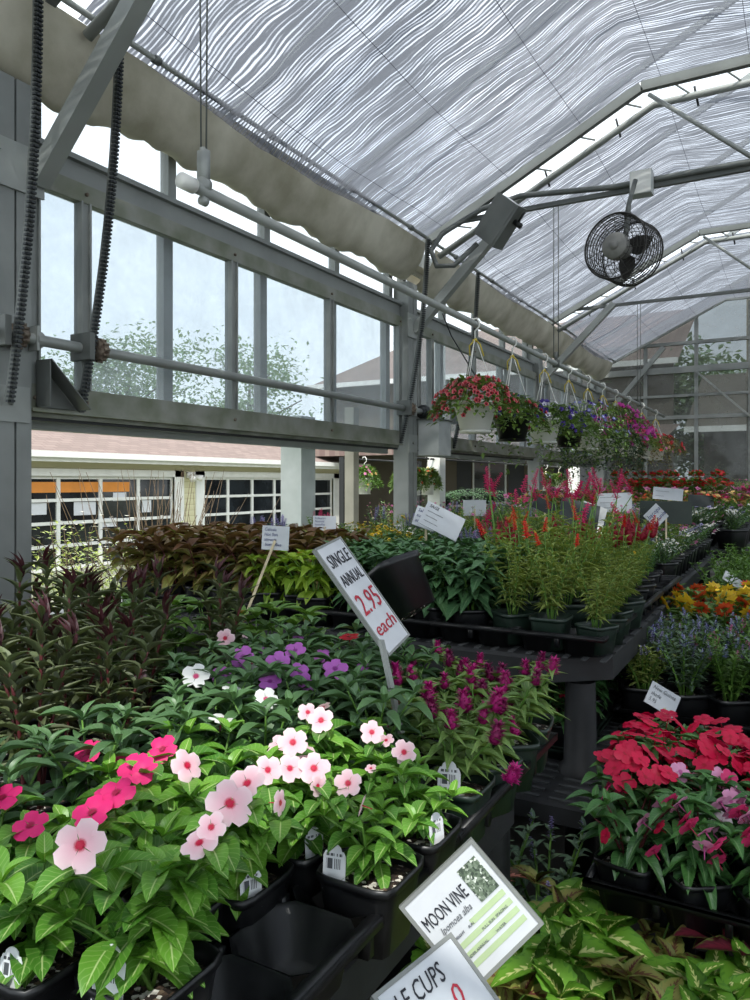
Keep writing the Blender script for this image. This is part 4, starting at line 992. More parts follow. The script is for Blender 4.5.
hero(-.655, .63, [(230, 803, .86, .056, V_, CAMF), (211, 827, .83, .034, V_, CAMF), (199, 842, .82, .042, V_, (.2, -.3, .6)), (247, 783, .90, .048, V_, UP)], 'pale pink vinca in a black pot with a white tag, at the near corner', 1, [(-.004, -.060, .092, 14, -10, 1.25)], 5, .15, rz=0)
hero(-.795, .585, [(80, 845, .80, .056, V_, CAMF)], 'vinca with one large pale pink red eyed flower, beside the near corner pot', 2, [(.02, -.052, .088, 10, -8)], 5, .15)
hero(-.91, .60, [(30, 825, .93, .045, VH, UP), (2, 797, .98, .05, VH, UP), (8, 880, .92, .03, VH, UP)], 'hot pink vinca in a black pot at the outermost near edge of the bench', 3, [(.06, -.055, .088, 12, -5)], 5, .14)
hero(-.735, .77, [(92, 812, .93, .05, VH, UP), (116, 792, .96, .05, VH, UP), (104, 800, .99, .04, VH, UP)], 'hot pink vinca behind the large pale pink flower', 4, None, 4, .14)
hero(-.87, .80, [(133, 766, 1.08, .05, VH, UP), (145, 771, 1.06, .042, VH, UP), (88, 752, 1.18, .045, VH, UP)], 'hot pink vinca with two overlapping flowers, second row of the near bench', 5, None, 4, .16)
hero(-.84, .95, [(162, 749, 1.18, .05, VH, UP), (122, 760, 1.18, .036, VH, UP)], 'hot pink vinca behind the overlapping pair, toward the dark red stems', 6, None, 4, .16)
hero(-.70, .84, [(188, 765, 1.04, .052, V_, (.9, -.1, .7)), (268, 770, 1.04, .04, V_, (.7, -.6, .5)), (281, 803, .98, .036, V_, (1, .2, .1))], 'pale pink vinca with a sideways flower, second row behind the near corner pot', 7, [(.05, -.03, .088, 60, -6)], 4, .15)
hero(-.69, .97, [(290, 768, 1.12, .044, V_, CAMF), (314, 768, 1.12, .050, V_, CAMF), (293, 742, 1.16, .048, V_, CAMF), (270, 757, 1.16, .04, V_, UP), (305, 752, 1.2, .04, V_, (.9, -.2, .6)), (318, 786, 1.1, .03, V_, (.8, -.3, .1))], 'pale pink vinca carrying the densest cluster of red eyed flowers', 8, [(.05, -.02, .088, 60, -6)], 4, .15)
hero(-.68, 1.11, [(321, 720, 1.25, .046, V_, CAMF), (308, 712, 1.28, .036, V_, CAMF), (323, 707, 1.3, .03, V_, (-.6, .2, .5)), (280, 745, 1.25, .04, V_, UP)], 'pale pink vinca behind the dense cluster, below the price sign', 9, None, 4, .15)
hero(-.545, .955, [(348, 783, 1.12, .043, V_, CAMF), (361, 805, 1.08, .034, V_, (-.6, -.2, .2))], 'small vinca with two flowers in a black pot beside the empty tray cells', 10, [(-.033, -.050, .09, 12, -6, 1.1)], 3, .10, Ln=.062, Wd=.026, spread=.06)
hero(-.545, 1.10, [(404, 752, 1.25, .044, V_, CAMF), (372, 732, 1.28, .042, V_, CAMF), (386, 740, 1.32, .03, V_, UP), (371, 768, 1.22, .02, V_, UP)], 'vinca with pale pink flowers beside the green celosia pot', 11, [(.05, -.02, .092, 70, -6)], 3, .11, Ln=.062, Wd=.026, spread=.06)
# second half: vincas with shade-tinted leaves, white and purple
hero(-1.02, 1.26, [(196, 676, 1.49, .056, VW, CAMF), (235, 690, 1.45, .05, VW, (.3, .2, .9))], 'white vinca, its widest flower facing the camera', 21, None, 6, .2, 'vinca_shaded_leaf', .08, .031)
hero(-.88, 1.26, [(222, 718, 1.35, .05, VW, (.1, .1, 1)), (266, 699, 1.39, .046, VW, CAMF)], 'white vinca in front of the purple ones, flowers lying flat', 22, None, 6, .19, 'vinca_shaded_leaf', .08, .031)
hero(-1.02, 1.44, [(243, 657, 1.65, .055, VP, CAMF), (222, 676, 1.59, .045, VP, (.6, -.5, .4)), (252, 663, 1.68, .04, VW, UP)], 'purple vinca next to the widest white flower', 23, None, 6, .2, 'vinca_shaded_leaf', .08, .031)
hero(-.88, 1.42, [(278, 663, 1.59, .055, VP, CAMF), (300, 672, 1.55, .048, VP, CAMF), (270, 681, 1.51, .05, VP, UP), (308, 684, 1.56, .04, VP, UP)], 'purple vinca with four overlapping flowers in the middle of the near bench', 24, None, 6, .2, 'vinca_shaded_leaf', .08, .031)
hero(-.84, 1.56, [(335, 668, 1.59, .056, VP, CAMF), (295, 650, 1.71, .05, VP, UP), (322, 655, 1.76, .04, VP, UP), (363, 665, 1.7, .03, VP, UP)], 'purple vinca just left of the magenta celosia plumes', 25, None, 6, .2, 'vinca_shaded_leaf', .08, .031)
hero(-1.16, 1.60, [(225, 638, 1.9, .05, V_, (.3, -.6, .3)), (247, 635, 1.92, .025, V_, UP), (262, 650, 1.9, .03, VP, UP)], 'pale pink vinca at the back of the near bench', 26, None, 6, .2, 'vinca_shaded_leaf', .08, .031)
hero(-.86, 1.70, [(349, 636, 1.92, .055, 'vinca_red', (.1, 0, 1)), (298, 638, 1.95, .03, VP, UP)], 'vinca with one flat red flower under the foot of the price sign', 27, None, 6, .2, 'vinca_shaded_leaf', .08, .031)
hero(-1.04, 1.70, [(141, 674, 1.7, .032, V_, UP)], 'shade tinted vinca nearly out of bloom at the back of the near bench', 28, None, 6, .2, 'vinca_shaded_leaf', .08, .031)
pv = [None, proto_vinca('vinca_pale', 'vinca_shaded_leaf', 0, 32, .19), proto_vinca('vinca_white', 'vinca_shaded_leaf', 0, 33, .19)]
for i, (x, y) in enumerate([(-.84, 1.10), (-.98, 1.10), (-.98, .95), (-.98, .81), (-1.0, .66), (-1.14, 1.26), (-1.14, 1.42), (-.70, 1.26)]):
    place(pv[1 + i % 2], x, y, PZ, 'shade tinted vinca without flowers, %s in the middle of the near bench' % ORD[i+1], 'potted plant', 'vincas without flowers on the near bench')

# celosia with magenta plumes, green pots
pc = []
for s_ in range(3):
    t, tips, rng = proto_generic('potted_celosia', 40+s_, 'celosia_leaf', 'lance', .085, .030, 5, .15, .085, 6, (5, 28), 'stem_green', None, (1, .6), 'green_plastic', per=2)
    for k, tp in enumerate(tips): ride(PLUME, t, (tp[0], tp[1], tp[2]-.005), (tp[0]*3, tp[1]*3), rng.uniform(.6, .95), rng)
    for k in range(1): tp = tips[k]; ride(PLUME, t, (tp[0]+.035, tp[1]-.02, tp[2]-.06), (rng.gauss(0, .5), rng.gauss(0, .5)), .75, rng)
    pc.append(t)
for i, (x, y) in enumerate([(-.56, 1.30), (-.56, 1.44), (-.56, 1.58), (-.56, 1.71), (-.70, 1.40), (-.70, 1.55), (-.70, 1.69)]):
    o = place(pc[i % 3], x, y, PZ, 'magenta plumed celosia in a green pot, %s of its group counting from the near vincas' % ORD[i+1], 'potted plant', 'magenta celosias on the near bench', s=1.0, rz=i*1.1 if i else 0)
    if i == 0: first_cel = o
addtag(first_cel, .01, -.052, .092, 15, -4, 1.35)

# dark red celosia stems, tall
pd = []
for s_ in range(3):
    t, tips, rng = proto_generic('potted_foliage_plant', 50+s_, 'dark_red_leaf', 'lance', .085, .019, 4, .34, .09, 12, (25, 60), 'stem_red', None, (1.05, .8), per=2, r=.0034, rosette=0)
    b = MB()
    for tp in tips[:3]:
        b = MB()
        for k in range(7): a = k*2.4; b.leaf((tp[0], tp[1], tp[2]-.005+k*.004), (math.cos(a)*.35, math.sin(a)*.35, 1), (1, 0, .2), .050, .012, LT['lance'], rng.random())
        part('leaf_tip', b, 'red_tip_leaf', t)
    pd.append(t)
spots = [(-1.16, 1.02), (-1.32, 1.05), (-1.18, .86), (-1.34, .88), (-1.50, .98), (-1.30, 1.22), (-1.48, 1.22), (-1.64, 1.16), (-1.62, 1.34), (-1.46, 1.38), (-1.80, 1.36), (-1.34, 1.54)]
for i, (x, y) in enumerate(spots):
    place(pd[i % 3], x, y, PZ, 'tall dark red stemmed plant with narrow leaves, %s of the clump' % (ORD[i+1] if i < 18 else 'last'), 'potted plant', 'tall dark red stemmed plants', s=1.0 if i % 4 else .9)
pn = []
for s_ in range(2):
    t, tips, rng = proto_generic('potted_foliage_plant', 60+s_, 'narrow_leaf', 'lance', .10, .02, 5, .34, .08, 12, (25, 55), 'stem_green', None, (1, .7)); pn.append(t)
for i, (x, y) in enumerate([(-1.62, .78), (-1.76, .86), (-1.76, 1.02), (-1.92, .98), (-1.92, 1.14), (-1.90, .80)]):
    place(pn[i % 2], x, y, PZ, 'tall pale green narrow leaved plant by the wide wall post, %s of six' % ORD[i+1], 'potted plant', 'narrow leaved green plants', s=1.08)
# hot pink bench edge behind camera side row (low)
pz = []
for s_ in range(2):
    t, tips, rng = proto_generic('potted_zinnia', 70+s_, 'green_leaf', 'big', .10, .048, 6, .2, .09, 4, (5, 35), 'stem_green', ('zinnia_peach', 2, .034, 'tip'), (1, .7)); pz.append(t)
for i, (x, y) in enumerate([(-1.50, 1.70), (-1.64, 1.68), (-1.78, 1.66), (-1.92, 1.66), (-1.64, 1.50), (-1.78, 1.54), (-1.34, 1.70), (-1.20, 1.72)]):
    place(pz[i % 2], x, y, PZ, 'broad leaved green zinnia with a peach bud at the back of the near bench, %s' % ORD[i+1], 'potted plant', 'budding zinnias on the near bench', s=1.0)

# ---- second bench
for i in range(7): tray(-.82-.30*i, 2.41, Z2-.015, 2, 4, C, .07, 'black tray at the front of the second bench, %s from the aisle' % ORD[i+1])
for i in range(7): tray(-.82-.30*i, 3.02, Z2-.015, 2, 4, C, .07, 'black tray in the middle of the second bench, %s from the aisle' % ORD[i+1])
for i in range(7): tray(-.82-.30*i, 3.62, Z2-.015, 2, 4, C, .07, 'black tray at the back of the second bench, %s from the aisle' % ORD[i+1])
P2 = Z2-.008
# salvia, tall thin
ps = []
for s_, kd in enumerate(('salvia_red', 'salvia_hot', 'salvia_hot', None)):
    t, tips, rng = proto_generic('potted_salvia', 80+s_, 'feathery_leaf', 'lance', .055, .014, 9, .25, .12, 10, (10, 40), 'stem_green', None, (1, .6), 'green_plastic', r=.0016, rosette=3)
    if kd:
        for k, tp in enumerate(tips[:6]):
            b = MB(); q_ = (tp[0]*1.25+rng.gauss(0, .012), tp[1]*1.25+rng.gauss(0, .012), tp[2]+rng.uniform(.03, .14)); b.tube([(tp[0], tp[1], tp[2]-.03), tp, q_], .0013, 4); ride(SPIKE[kd], t, q_, (rng.gauss(0, .3), rng.gauss(0, .3)), rng.uniform(.7, 1.0), rng); part('flower_stalk', b, 'stem_green', t)
    ps.append(t)
sal = [(-.72, 2.48, 0), (-.57, 2.48, 3), (-.86, 2.50, 0), (-.72, 2.64, 1), (-.57, 2.64, 3), (-.86, 2.66, 1), (-.58, 2.80, 3), (-.72, 2.80, 2), (-.58, 2.96, 0), (-.74, 2.96, 1), (-.90, 2.90, 2), (-.60, 3.14, 3), (-.76, 3.14, 3)]
for i, (x, y, k) in enumerate(sal):
    o = place(ps[k], x, y, P2, '%s salvia in a green pot by the aisle, %s from the bench corner' % (('tall red', 'tall magenta', 'tall magenta', 'feathery green flowerless')[k], ORD[i+1]), 'potted plant', 'thin tall salvias on the second bench', s=(1.25 if k in (1, 2) else (1.0 if k == 0 else .86)), rz=random.uniform(0, 6) if i else 0)
# sage broad leaf
pg = []
for s_ in range(3):
    t, tips, rng = proto_generic('potted_sage', 90+s_, 'sage_leaf', 'sage', .115, .052, 7, .20, .11, 6, (-5, 30), 'stem_green', None, (1, .75)); pg.append(t)
n = 0
for x in (-1.02, -1.16, -1.32, -1.46, -1.60):
    for y in (2.50, 2.66, 2.82, 3.0):
        if x < -1.5 and y < 2.6: continue
        n += 1; place(pg[n % 3], x, y, P2, 'broad leaved dark green plant in the middle of the second bench, %s row %s' % (('aisle', 'second', 'third', 'fourth', 'wall')[int((-x-1.0)/.14)], ('front', 'second', 'third', 'back')[min(3, int((y-2.45)/.155))]), 'potted plant', 'broad leaved dark green plants')
# lime leaved and red flowered at the front
pl = [proto_generic('potted_foliage_plant', 100+s_, 'lime_leaf', 'big', .09, .042, 6, .17, .09, 4, (-25, 30), 'stem_green', ('zinnia_orange', 1, .03, 'tip') if s_ else None, (1, .8))[0] for s_ in range(2)]
for i, (x, y) in enumerate([(-1.66, 2.46), (-1.76, 2.50), (-1.60, 2.56), (-1.90, 2.48)]): place(pl[i % 2], x, y, P2, 'lime leaved plant below the handwritten cards, %s' % ('drooping over the edge', 'with an orange bud', 'behind the price sign', 'beside the bronze leaves')[i], 'potted plant', 'lime leaved plants on the second bench')
# bronze leaved
pbz = []
for s_ in range(3):
    t, tips, rng = proto_generic('potted_foliage_plant', 110+s_, 'bronze_leaf', 'big', .125, .055, 5, .22, .11, 5, (0, 40), 'stem_red', None, (1, .8), gm='bronze_top'); pbz.append(t)
n = 0
for y in (2.48, 2.64, 2.80, 2.98):
    for x in (-1.86, -2.0, -2.14, -2.28, -2.42, -2.56, -2.68):
        if y < 2.5 and x > -1.95: continue
        n += 1; place(pbz[n % 3], x, y, P2, 'bronze and green leaved plant, %s row, %s from the lime leaved ones' % (('front', 'second', 'third', 'back')[min(3, int((y-2.45)/.16))], ORD[int(round((-x-1.86)/.14))+1]), 'potted plant', 'bronze leaved plants on the second bench', s=1.0)
# mixed fill behind: marigold-like and purple spikes
def spikes(name, seed, kinds, hgt, leaf, n=9, w_=.128, tm='small', Ln=.035, Wd=.014, pot='black_plastic', nf=7, fs=1.0, spread=.09, nodes=10):
    t, tips, rng = proto_generic(name, seed, leaf, tm, Ln, Wd, n, hgt, spread, nodes, (10, 40), 'stem_green', None, (1, .7), pot, w_=w_)
    for k in range(nf): tp = tips[k % len(tips)]; ride(SPIKE[rng.choice(kinds)], t, (tp[0], tp[1], tp[2]-.015), (rng.gauss(0, .2), rng.gauss(0, .2)), fs*rng.uniform(.8, 1.2), rng)
    return t
def mound(name, seed, kinds, leaf, nf=12, fs=.022, hgt=.16, w_=.128, n=9, tm='small', Ln=.045, Wd=.016, pot='black_plastic', spread=.10, nodes=7, face=None):
    return proto_generic(name, seed, leaf, tm, Ln, Wd, n, hgt, spread, nodes, (5, 40), 'stem_green', (kinds, nf, fs, 'tip'), (1, .7), pot, w_=w_, face=face)[0]
fillers = [(spikes('potted_salvia', 120, ['small_lilac'], .22, 'sage_leaf', nf=3), 'lilac spiked salvia'), (mound('potted_bedding_plant', 121, ['zinnia_yellow'], 'feathery_leaf', 6, .03, .2), 'yellow flowered bedding plant'),
           (spikes('potted_salvia', 122, ['salvia_hot'], .26, 'green_leaf', nf=3), 'magenta spiked salvia'), (mound('potted_bedding_plant', 123, ['small_white'], 'green_leaf', 9, .024, .2), 'white flowered bedding plant'),
           (mound('potted_bedding_plant', 124, ['small_pink', 'small_lilac'], 'grey_leaf', 10, .026, .18), 'pink and lilac bedding plant')]
n = 0
for j, y in enumerate((3.18, 3.36, 3.54, 3.72, 3.90, 4.06)):
    for i in range(14):
        x = -.66-i*.15
        if y < 3.3 and x > -.95: continue
        n += 1; src, nm = fillers[[3, 0, 1, 2, 0, 1, 4, 3][(i*3+j*5) % 8]]
        place(src, x, y, P2, '%s, second bench, %s row from the back, %s from aisle' % (nm, ORD[6-j], ORD[i+1]), 'potted plant', 'mixed bedding plants on the second bench', s=.92 if x > -1.7 else 1.0)
# third bench
snap = []
t, tips, rng = proto_generic('potted_snapdragon', 130, 'feathery_leaf', 'lance', .05, .010, 9, .26, .09, 10, (20, 55), 'stem_green', None, (1, .7))
for tp in tips[:6]: ride(SNAP, t, (tp[0], tp[1], tp[2]-.02), (rng.gauss(0, .1), rng.gauss(0, .1)), 1.2, rng)
snap = t
for i, (x, y) in enumerate([(-.62, 3.30), (-.78, 3.30), (-.62, 3.46), (-.94, 3.38), (-1.10, 3.02)]):
    place(snap, x, y, P2, 'dark red plumed plant behind the salvias, %s from the bench corner' % ORD[i+1], 'potted plant', 'dark red plumed plants')
third = [(mound('potted_pansy', 140, ['small_lilac', 'small_pink', 'small_white'], 'grey_leaf', 16, .03, .13, spread=.12), 'lilac and pink pansy'), (mound('potted_bedding_plant', 141, ['small_white'], 'grey_leaf', 12, .026, .1, spread=.09), 'low white flowered plant'),
         (mound('potted_bedding_plant', 142, 'small_pink', 'feathery_leaf', 3, .025, .26, n=12, tm='needle', Ln=.06, Wd=.008, nodes=12), 'feathery green cosmos'), fillers[1], fillers[0]]
n = 0
for j in range(12):
    for i in range(10):
        x = -.66-i*.2; y = 4.42+j*.18
        src, nm = third[(0 if i == 0 and j > 3 else (1 if i == 0 and j in (0, 1) else [2, 2, 3, 0, 4, 2, 1][(i*2+j*3) % 7]))]
        place(src, x, y, .89, '%s, third bench, %s row along, %s from aisle' % (nm, ORD[j+1], ORD[i+1]), 'potted plant', 'mixed plants on the third bench', s=1.1)
# fourth and last bench: white, magenta and red masses
red = mound('potted_geranium', 150, ['geranium_red'], 'green_leaf', 7, .075, .30, n=7, tm='ovate', Ln=.08, Wd=.06, spread=.14, nodes=5)
mag = mound('potted_bedding_plant', 151, ['petunia_magenta', 'petunia_pink'], 'green_leaf', 14, .05, .2, spread=.14)
pinkb = mound('potted_bedding_plant', 152, ['small_pink', 'impatiens_rose'], 'green_leaf', 14, .045, .2, spread=.14)
orng = mound('potted_bedding_plant', 153, ['zinnia_peach', 'zinnia_orange'], 'green_leaf', 12, .04, .2, spread=.14)
for j in range(8):
    for i in range(9):
        x = -.48-i*.25; y = 6.92+j*.28; src, nm = [(third[1][0], 'low white flowered plant'), (third[0][0], 'lilac and pink pansy'), (orng, 'peach and orange flowered plant'), (pinkb, 'pink flowered plant')][(0 if j < 2 else (2 if j in (3, 4) else (3 if j > 5 else 1))) if i < 5 else (i+j) % 4]
        place(src, x, y, .89, '%s, fourth bench, %s row along, %s from aisle' % (nm, ORD[j+1], ORD[i+1]), 'potted plant', 'mixed plants on the fourth bench', s=1.6)
for j in range(8):
    for i in range(9):
        x = -.05-i*.29; y = 9.48+j*.31; src, nm = ((mag, 'magenta flowered plant') if i < 2 else ((red, 'red geranium') if 3 <= i <= 6 and j < 3 else [(pinkb, 'pink flowered plant'), (third[2][0], 'feathery green cosmos')][(i+j) % 2]))
        place(src, x, y, .905, '%s, last bench, %s row along, %s from aisle' % (nm, ORD[j+1], ORD[i+1]), 'potted plant', 'red and pink plants on the last bench', s=1.6)

# ---- lower shelf under the second bench: dark leaved New Guinea plants
ng = []
for s_ in range(2): ng.append(proto_generic('potted_impatiens', 160+s_, 'impatiens_leaf', 'lance', .10, .034, 6, .16, .10, 4, (-5, 30), 'stem_red', ('impatiens_red', 1, .04, 'tip') if s_ else None, (1, .8))[0])
n = 0
for i in range(5):
    for j in range(4):
        n += 1; o = place(ng[n % 2], -.70-i*.17, 2.62+j*.19, .506, 'dark leaved impatiens on the lower shelf, %s in, %s back' % (ORD[i+1], ORD[j+1]), 'potted plant', 'plants on the lower shelf of the second bench', s=1.0)
tray(-.92, 2.52, .502, 2, 5, C, .05, 'green edged tray on the lower shelf under the second bench', 'green_plastic')
# ---- impatiens tray
tray(-.43, 1.80, .435, 6, 4, .15, .075, 'black tray of red and pink impatiens hanging over the low bench edge')
imp = []
for s_, (kd, nf, sz) in enumerate(((('impatiens_red',), 19, .058), (('impatiens_red',), 19, .058), (('impatiens_pink', 'impatiens_white', 'impatiens_pink', 'impatiens_rose'), 13, .054), (('impatiens_rose', 'impatiens_red'), 5, .042))):
    t, tips, rng = proto_generic('potted_impatiens', 170+s_, 'impatiens_leaf', 'big', .088, .034, 8, .19 if s_ < 2 else .17, .11, 4, (-15, 25), 'stem_red', None, (1, .85), w_=.135)
    for k in range(nf):
        a = rng.uniform(0, 6.28); q = .12*rng.random()**.5; zz = .083+(.235 if s_ < 2 else .21)-q*q*5+rng.uniform(-.012, .015)
        if s_ >= 2: zz -= rng.uniform(0, .04)
        bloom(t, rng.choice(kd), (math.cos(a)*q, math.sin(a)*q, zz), updir(rng, .25, (math.cos(a)*q*4+.1, math.sin(a)*q*4-(.4 if s_ < 2 else .9), .9 if s_ < 2 else .6)), sz*rng.uniform(.85, 1.1), rng)
    imp.append(t)
n = 0
for j in range(4):
    for i in range(6):
        x = -.355+i*.15; y = 1.875+j*.15
        k = (3 if i < 1 else 2) if j == 0 else ((2 if i in (1, 2, 4) and j == 1 else (i+j) % 2) if j < 3 else (2 if i % 3 == 2 else 0))
        place(imp[k], x, y, .445, '%s impatiens in the overhanging tray, %s row, %s pot from the benches' % (('red', 'red', 'pale pink', 'rose')[k], ('front', 'second', 'third', 'back')[j], ORD[i+1]), 'potted plant', 'impatiens in the overhanging tray')
# ---- blue and pink small flowered trays
tray(-.60, 2.96, .525, 8, 2, .145, .06, 'black tray of grey leaved and pink spiked plants, low bench')
tray(-.60, 3.28, .525, 8, 2, .145, .06, 'black tray of blue spiked plants behind the pink spiked ones, low bench')
sp3 = [(spikes('potted_lobelia', 180, ['lobelia_blue', 'small_lilac'], .17, 'grey_leaf', n=16, nf=16, fs=.5, spread=.12, nodes=13), 'blue spiked bedding plant'), (spikes('potted_lobelia', 181, ['small_pink'], .17, 'green_leaf', n=16, nf=12, fs=.45, spread=.12, nodes=13), 'pink spiked bedding plant'), (spikes('potted_bedding_plant', 182, ['small_lilac'], .13, 'feathery_leaf', n=16, nf=6, fs=.4, spread=.12, nodes=13), 'yellow green bedding plant with lilac spikes')]
for j in range(4):
    for i in range(7):
        x = -.52+i*.152; y = 3.04+j*.148+(.03 if j > 1 else 0); k = [2, 0, 1, 0, 0, 1, 0][(i+j*3) % 7]
        place(sp3[k][0], x, y, .532, '%s, low bench, %s row along, %s from the legs' % (sp3[k][1], ORD[j+1], ORD[i+1]), 'potted plant', 'small spiked plants on the low bench', s=1.3)
# ---- zinnias
zin = [mound('potted_zinnia', 190, ['zinnia_yellow'], 'green_leaf', 5, .080, .17, face=(.1, -.9, .6), tm='ovate', Ln=.075, Wd=.035, n=6, nodes=4), mound('potted_zinnia', 191, ['zinnia_red', 'zinnia_orange'], 'green_leaf', 4, .074, .16, face=(.1, -.9, .6), tm='ovate', Ln=.075, Wd=.035, n=6, nodes=4), mound('potted_zinnia', 192, ['zinnia_orange', 'zinnia_yellow'], 'green_leaf', 4, .076, .17, face=(.1, -.9, .6), tm='ovate', Ln=.075, Wd=.035, n=6, nodes=4)]
for j in range(4):
    for i in range(6):
        k = [0, 1, 2, 0, 1][(i+j*2) % 5]
        place(zin[k], -.46+i*.17, 3.72+j*.2, .565, '%s zinnia, low bench, %s row along, %s from the legs' % (('yellow', 'red', 'orange and yellow')[k], ORD[j+1], ORD[i+1]), 'potted plant', 'zinnias on the low bench', s=1.25)
gr = proto_generic('potted_foliage_plant', 195, 'green_leaf', 'small', .05, .022, 9, .2, .12, 8, (5, 40))[0]
for j in range(8):
    for i in range(4): place(gr, -.40+i*.2, 4.75+j*.3, .505, 'plain green bedding plant, far low bench, %s row along, %s from the legs' % (ORD[j+1], ORD[i+1]), 'potted plant', 'plain green plants on the far low bench', s=1.5)
# ---- coleus on the floor pallet
t = thing('floor_pallet', 'low black pallet on the floor under the coleus plants', 'pallet', (-.2, 1.9, 0)); b = MB()
b.box((-.62, -.45, .10), (.62, .38, .13)); part('pallet_deck', b, 'bench_plastic', t, False)
for x in (-.5, 0, .5):
    b = MB(); b.box((x-.06, -.4, 0), (x+.06, .35, .10)); part('pallet_block', b, 'bench_plastic', t, False)
tray(-.78, 1.50, .132, 4, 3, .135, .06, 'black tray of coleus on the floor pallet, bench side'); tray(-.20, 1.50, .132, 4, 3, .135, .06, 'black tray of coleus on the floor pallet, aisle side')
cm = []
for s_, (m_, nm) in enumerate((('coleus_green', 'yellow hearted green coleus'), ('coleus_pink', 'salmon pink centred coleus'), ('coleus_red', 'dark red coleus'), ('coleus_olive', 'olive green blotched coleus'))):
    cm.append((proto_generic('potted_coleus', 200+s_, m_, 'coleus', (.115, .09, .10, .085)[s_], (.070, .048, .06, .042)[s_], 4, .16, .075, 3, (-5, 25), 'stem_green', None, (1, .9), w_=.12, ph=.09, rosette=4)[0], nm))
gl_ = spikes('potted_angelonia', 210, ['small_lilac'], .2, 'grey_leaf', 7, nf=5, fs=.5)
seqc = [[0, 3, 0, 3, 0, 1, 0, 0], [1, 0, 0, 3, 0, 1, 2, 0], [1, 3, 0, 3, 2, 1, 0, 1]]
for j in range(3):
    for i in range(8):
        x = -.71+i*.135+(.04 if i > 3 else 0); y = 1.57+j*.135
        if i > 5 and j < 2: continue
        k = seqc[j][i]; 
        place(cm[k][0], x, y, .14, '%s in the floor trays, %s row, %s pot from the bench side' % (cm[k][1], ('front', 'middle', 'back')[j], ORD[i+1]), 'potted plant', 'coleus in the floor trays', s=1.2)
ob = mound('potted_impatiens', 212, ['orange_bloom'], 'green_leaf', 4, .05, .17, tm='ovate', Ln=.07, Wd=.034, n=6, nodes=4, w_=.12)
for i, (x, y) in enumerate([(.14, 1.57), (.28, 1.57), (.14, 1.71), (.28, 1.71)]): place(ob, x, y, .14, 'orange flowered impatiens at the aisle end of the floor trays, %s' % ('front inner', 'front outer', 'back inner', 'back outer')[i], 'potted plant', 'orange impatiens beside the coleus')
for i, (x, y) in enumerate([(-.74, 2.02), (-.88, 2.00), (-.60, 2.04), (-1.0, 1.95)]): place(gl_, x, y, .0+.0, 'grey green plant with pale spikes on the floor behind the moon vine sign, %s' % ORD[i+1], 'potted plant', 'grey green plants on the floor', s=1.7)

